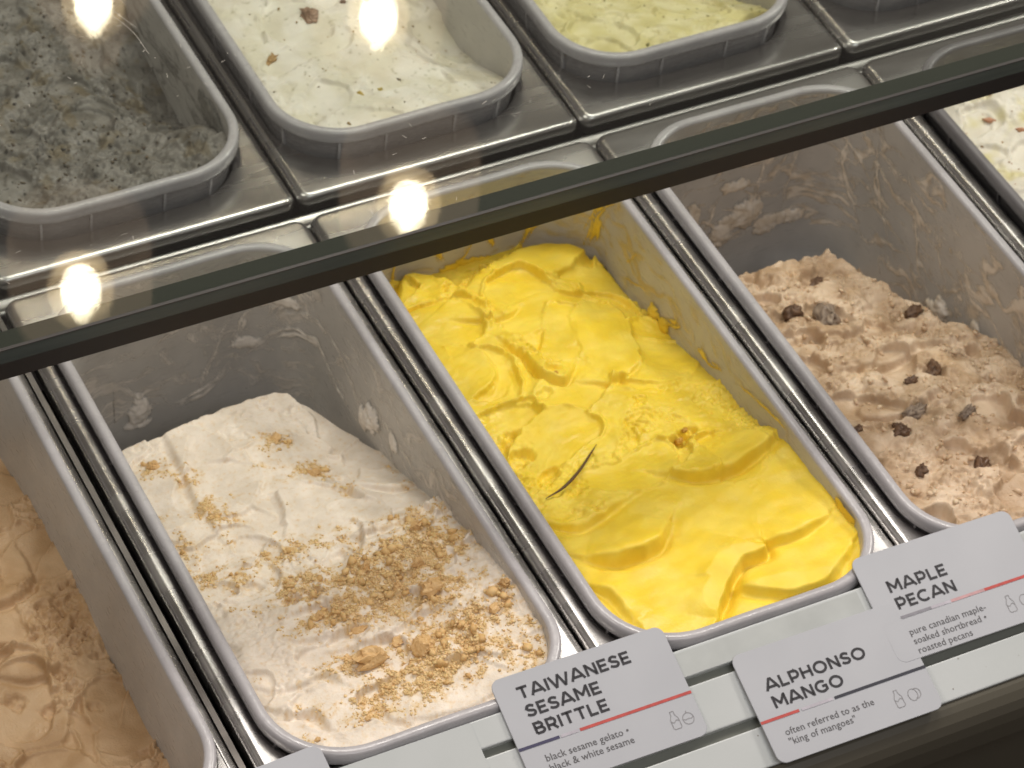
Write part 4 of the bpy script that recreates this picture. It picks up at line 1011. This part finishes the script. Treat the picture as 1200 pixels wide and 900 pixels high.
# ------------------------------------------------------------------ glass shelf
GZ = 162.0
gs = thing('glass_shelf', 'clear glass shelf with a dark green front edge over the back row', 'glass shelf', (0, 164, GZ))
x0, x1, y1 = -520, 1000, 760
v, f = box(x0, 1.8, 4, x1, y1, 9)
obj('glass_pane', v, f, M['glass'], gs, smooth=False)
v, f = box(x0, 0.2, .2, x1, 1.7, 8.5)
obj('front_edge', v, f, M['glass_edge'], gs, smooth=False)
v, f = box(x0, -.2, 8.55, x1, 1.7, 9.1)
obj('dark_seam', v, f, M['trim'], gs, smooth=False)
v, f = merge([box(x0, .8, -11, x1, 1.75, -.1), box(x0, 1.8, -11, x1, 17.5, 3.0)])
obj('bottom_trim', v, f, M['trim'], gs, smooth=False)
v, f = box(x0, 1.9, 3.1, x1, 17.5, 3.5)
obj('seal_strip', v, f, M['trim_top'], gs, smooth=False)

# wipe marks and scratches on the glass
ms_, nt, b = newmat('glass_scratch'); b.inputs['Base Color'].default_value = (.9, .85, .75, 1); b.inputs['Alpha'].default_value = .45; b.inputs['Roughness'].default_value = .3
V, F = [], []
R = np.random.RandomState(4)
cl = [(62, 370, 14), (190, 250, 22), (150, 210, 26), (-20, 215, 26), (20, 340, 30), (90, 330, 24), (240, 230, 30)]
for k in range(70):
    cx, cy, sp = cl[k % len(cl)]
    x, y = cx+R.normal()*sp, cy-164+R.normal()*sp*.6
    if y < 8: continue
    a = R.choice([.2, 1.2, 1.9])+R.normal()*.15; L = R.uniform(.6, 3.5)
    v, f = stroke([(x, y), (x+L*math.cos(a), y+L*math.sin(a))], R.uniform(.12, .3)); bb = len(V)
    V += [(p[0], p[1], 9.06) for p in v]; F += [tuple(i+bb for i in q) for q in f]
for q in ([(28, 250), (52, 228), (64, 200), (66, 176)], [(34, 250), (57, 226), (68, 198)]):
    v, f = stroke(spline(q, 6), .22); bb = len(V); V += [(p[0], p[1], 9.06) for p in v]; F += [tuple(i+bb for i in g_) for g_ in f]
obj('scratch_mark', V, F, ms_, gs, smooth=False, kind='stuff')

# ------------------------------------------------------------------ pendant lamps, seen mirrored in the glass
def lathe(prof, n=40):
    V, F = [], []
    for r, z in prof:
        for k in range(n):
            a = 2*math.pi*k/n; V.append((r*math.cos(a), r*math.sin(a), z))
    for j in range(len(prof)-1):
        for k in range(n):
            k2 = (k+1) % n; F.append((j*n+k, j*n+k2, (j+1)*n+k2, (j+1)*n+k))
    return V, F
drum = [(58, -78), (61, -60), (62, -20), (61, 8), (57, 22), (48, 31), (32, 35), (9, 37)]
bell = [(64, -80), (62, -50), (52, -15), (36, 15), (24, 40), (22, 58), (20, 60), (9, 60)]
def lamp(label, loc, prof, sc=1.0):
    t = thing('pendant_lamp', label, 'pendant lamp', loc, 'pendant lamps mirrored in the glass')
    v, f = lathe([(r*sc, z*sc) for r, z in prof]); obj('lamp_shade', v, f, M['shade'], t)
    bp = [(.1, -30), (9, -28), (18, -21), (22, -8), (20, 6), (13, 18), (8, 24), (8, 30)]
    v, f = lathe([(r*.8, z*.8) for r, z in bp], 24); obj('light_bulb', v, f, M['bulb'], t)
    v, f = lathe([(.1, -36), (12, -34), (24, -25), (29, -7), (26, 10), (15, 24), (8, 32)], 24); obj('glow_shell', v, f, M['bulb_glow'], t)
    z1 = prof[-1][1]*sc
    v, f = lathe([(9, z1-14), (9, z1+22), (2, z1+26), (2, z1+420)], 12); obj('lamp_cord', v, f, M['trim'], t)
    return t
lamp('bell shaped pendant lamp mirrored at the top left of the glass', (400, 1324, 970), bell)
lamp('pendant lamp mirrored over the white gelato', (634, 1213, 972), drum)
lamp('pendant lamp mirrored near the middle of the glass edge', (578, 1024, 1026), drum)
lamp('pendant lamp mirrored at the left end of the glass edge', (282, 1057, 1051), drum)
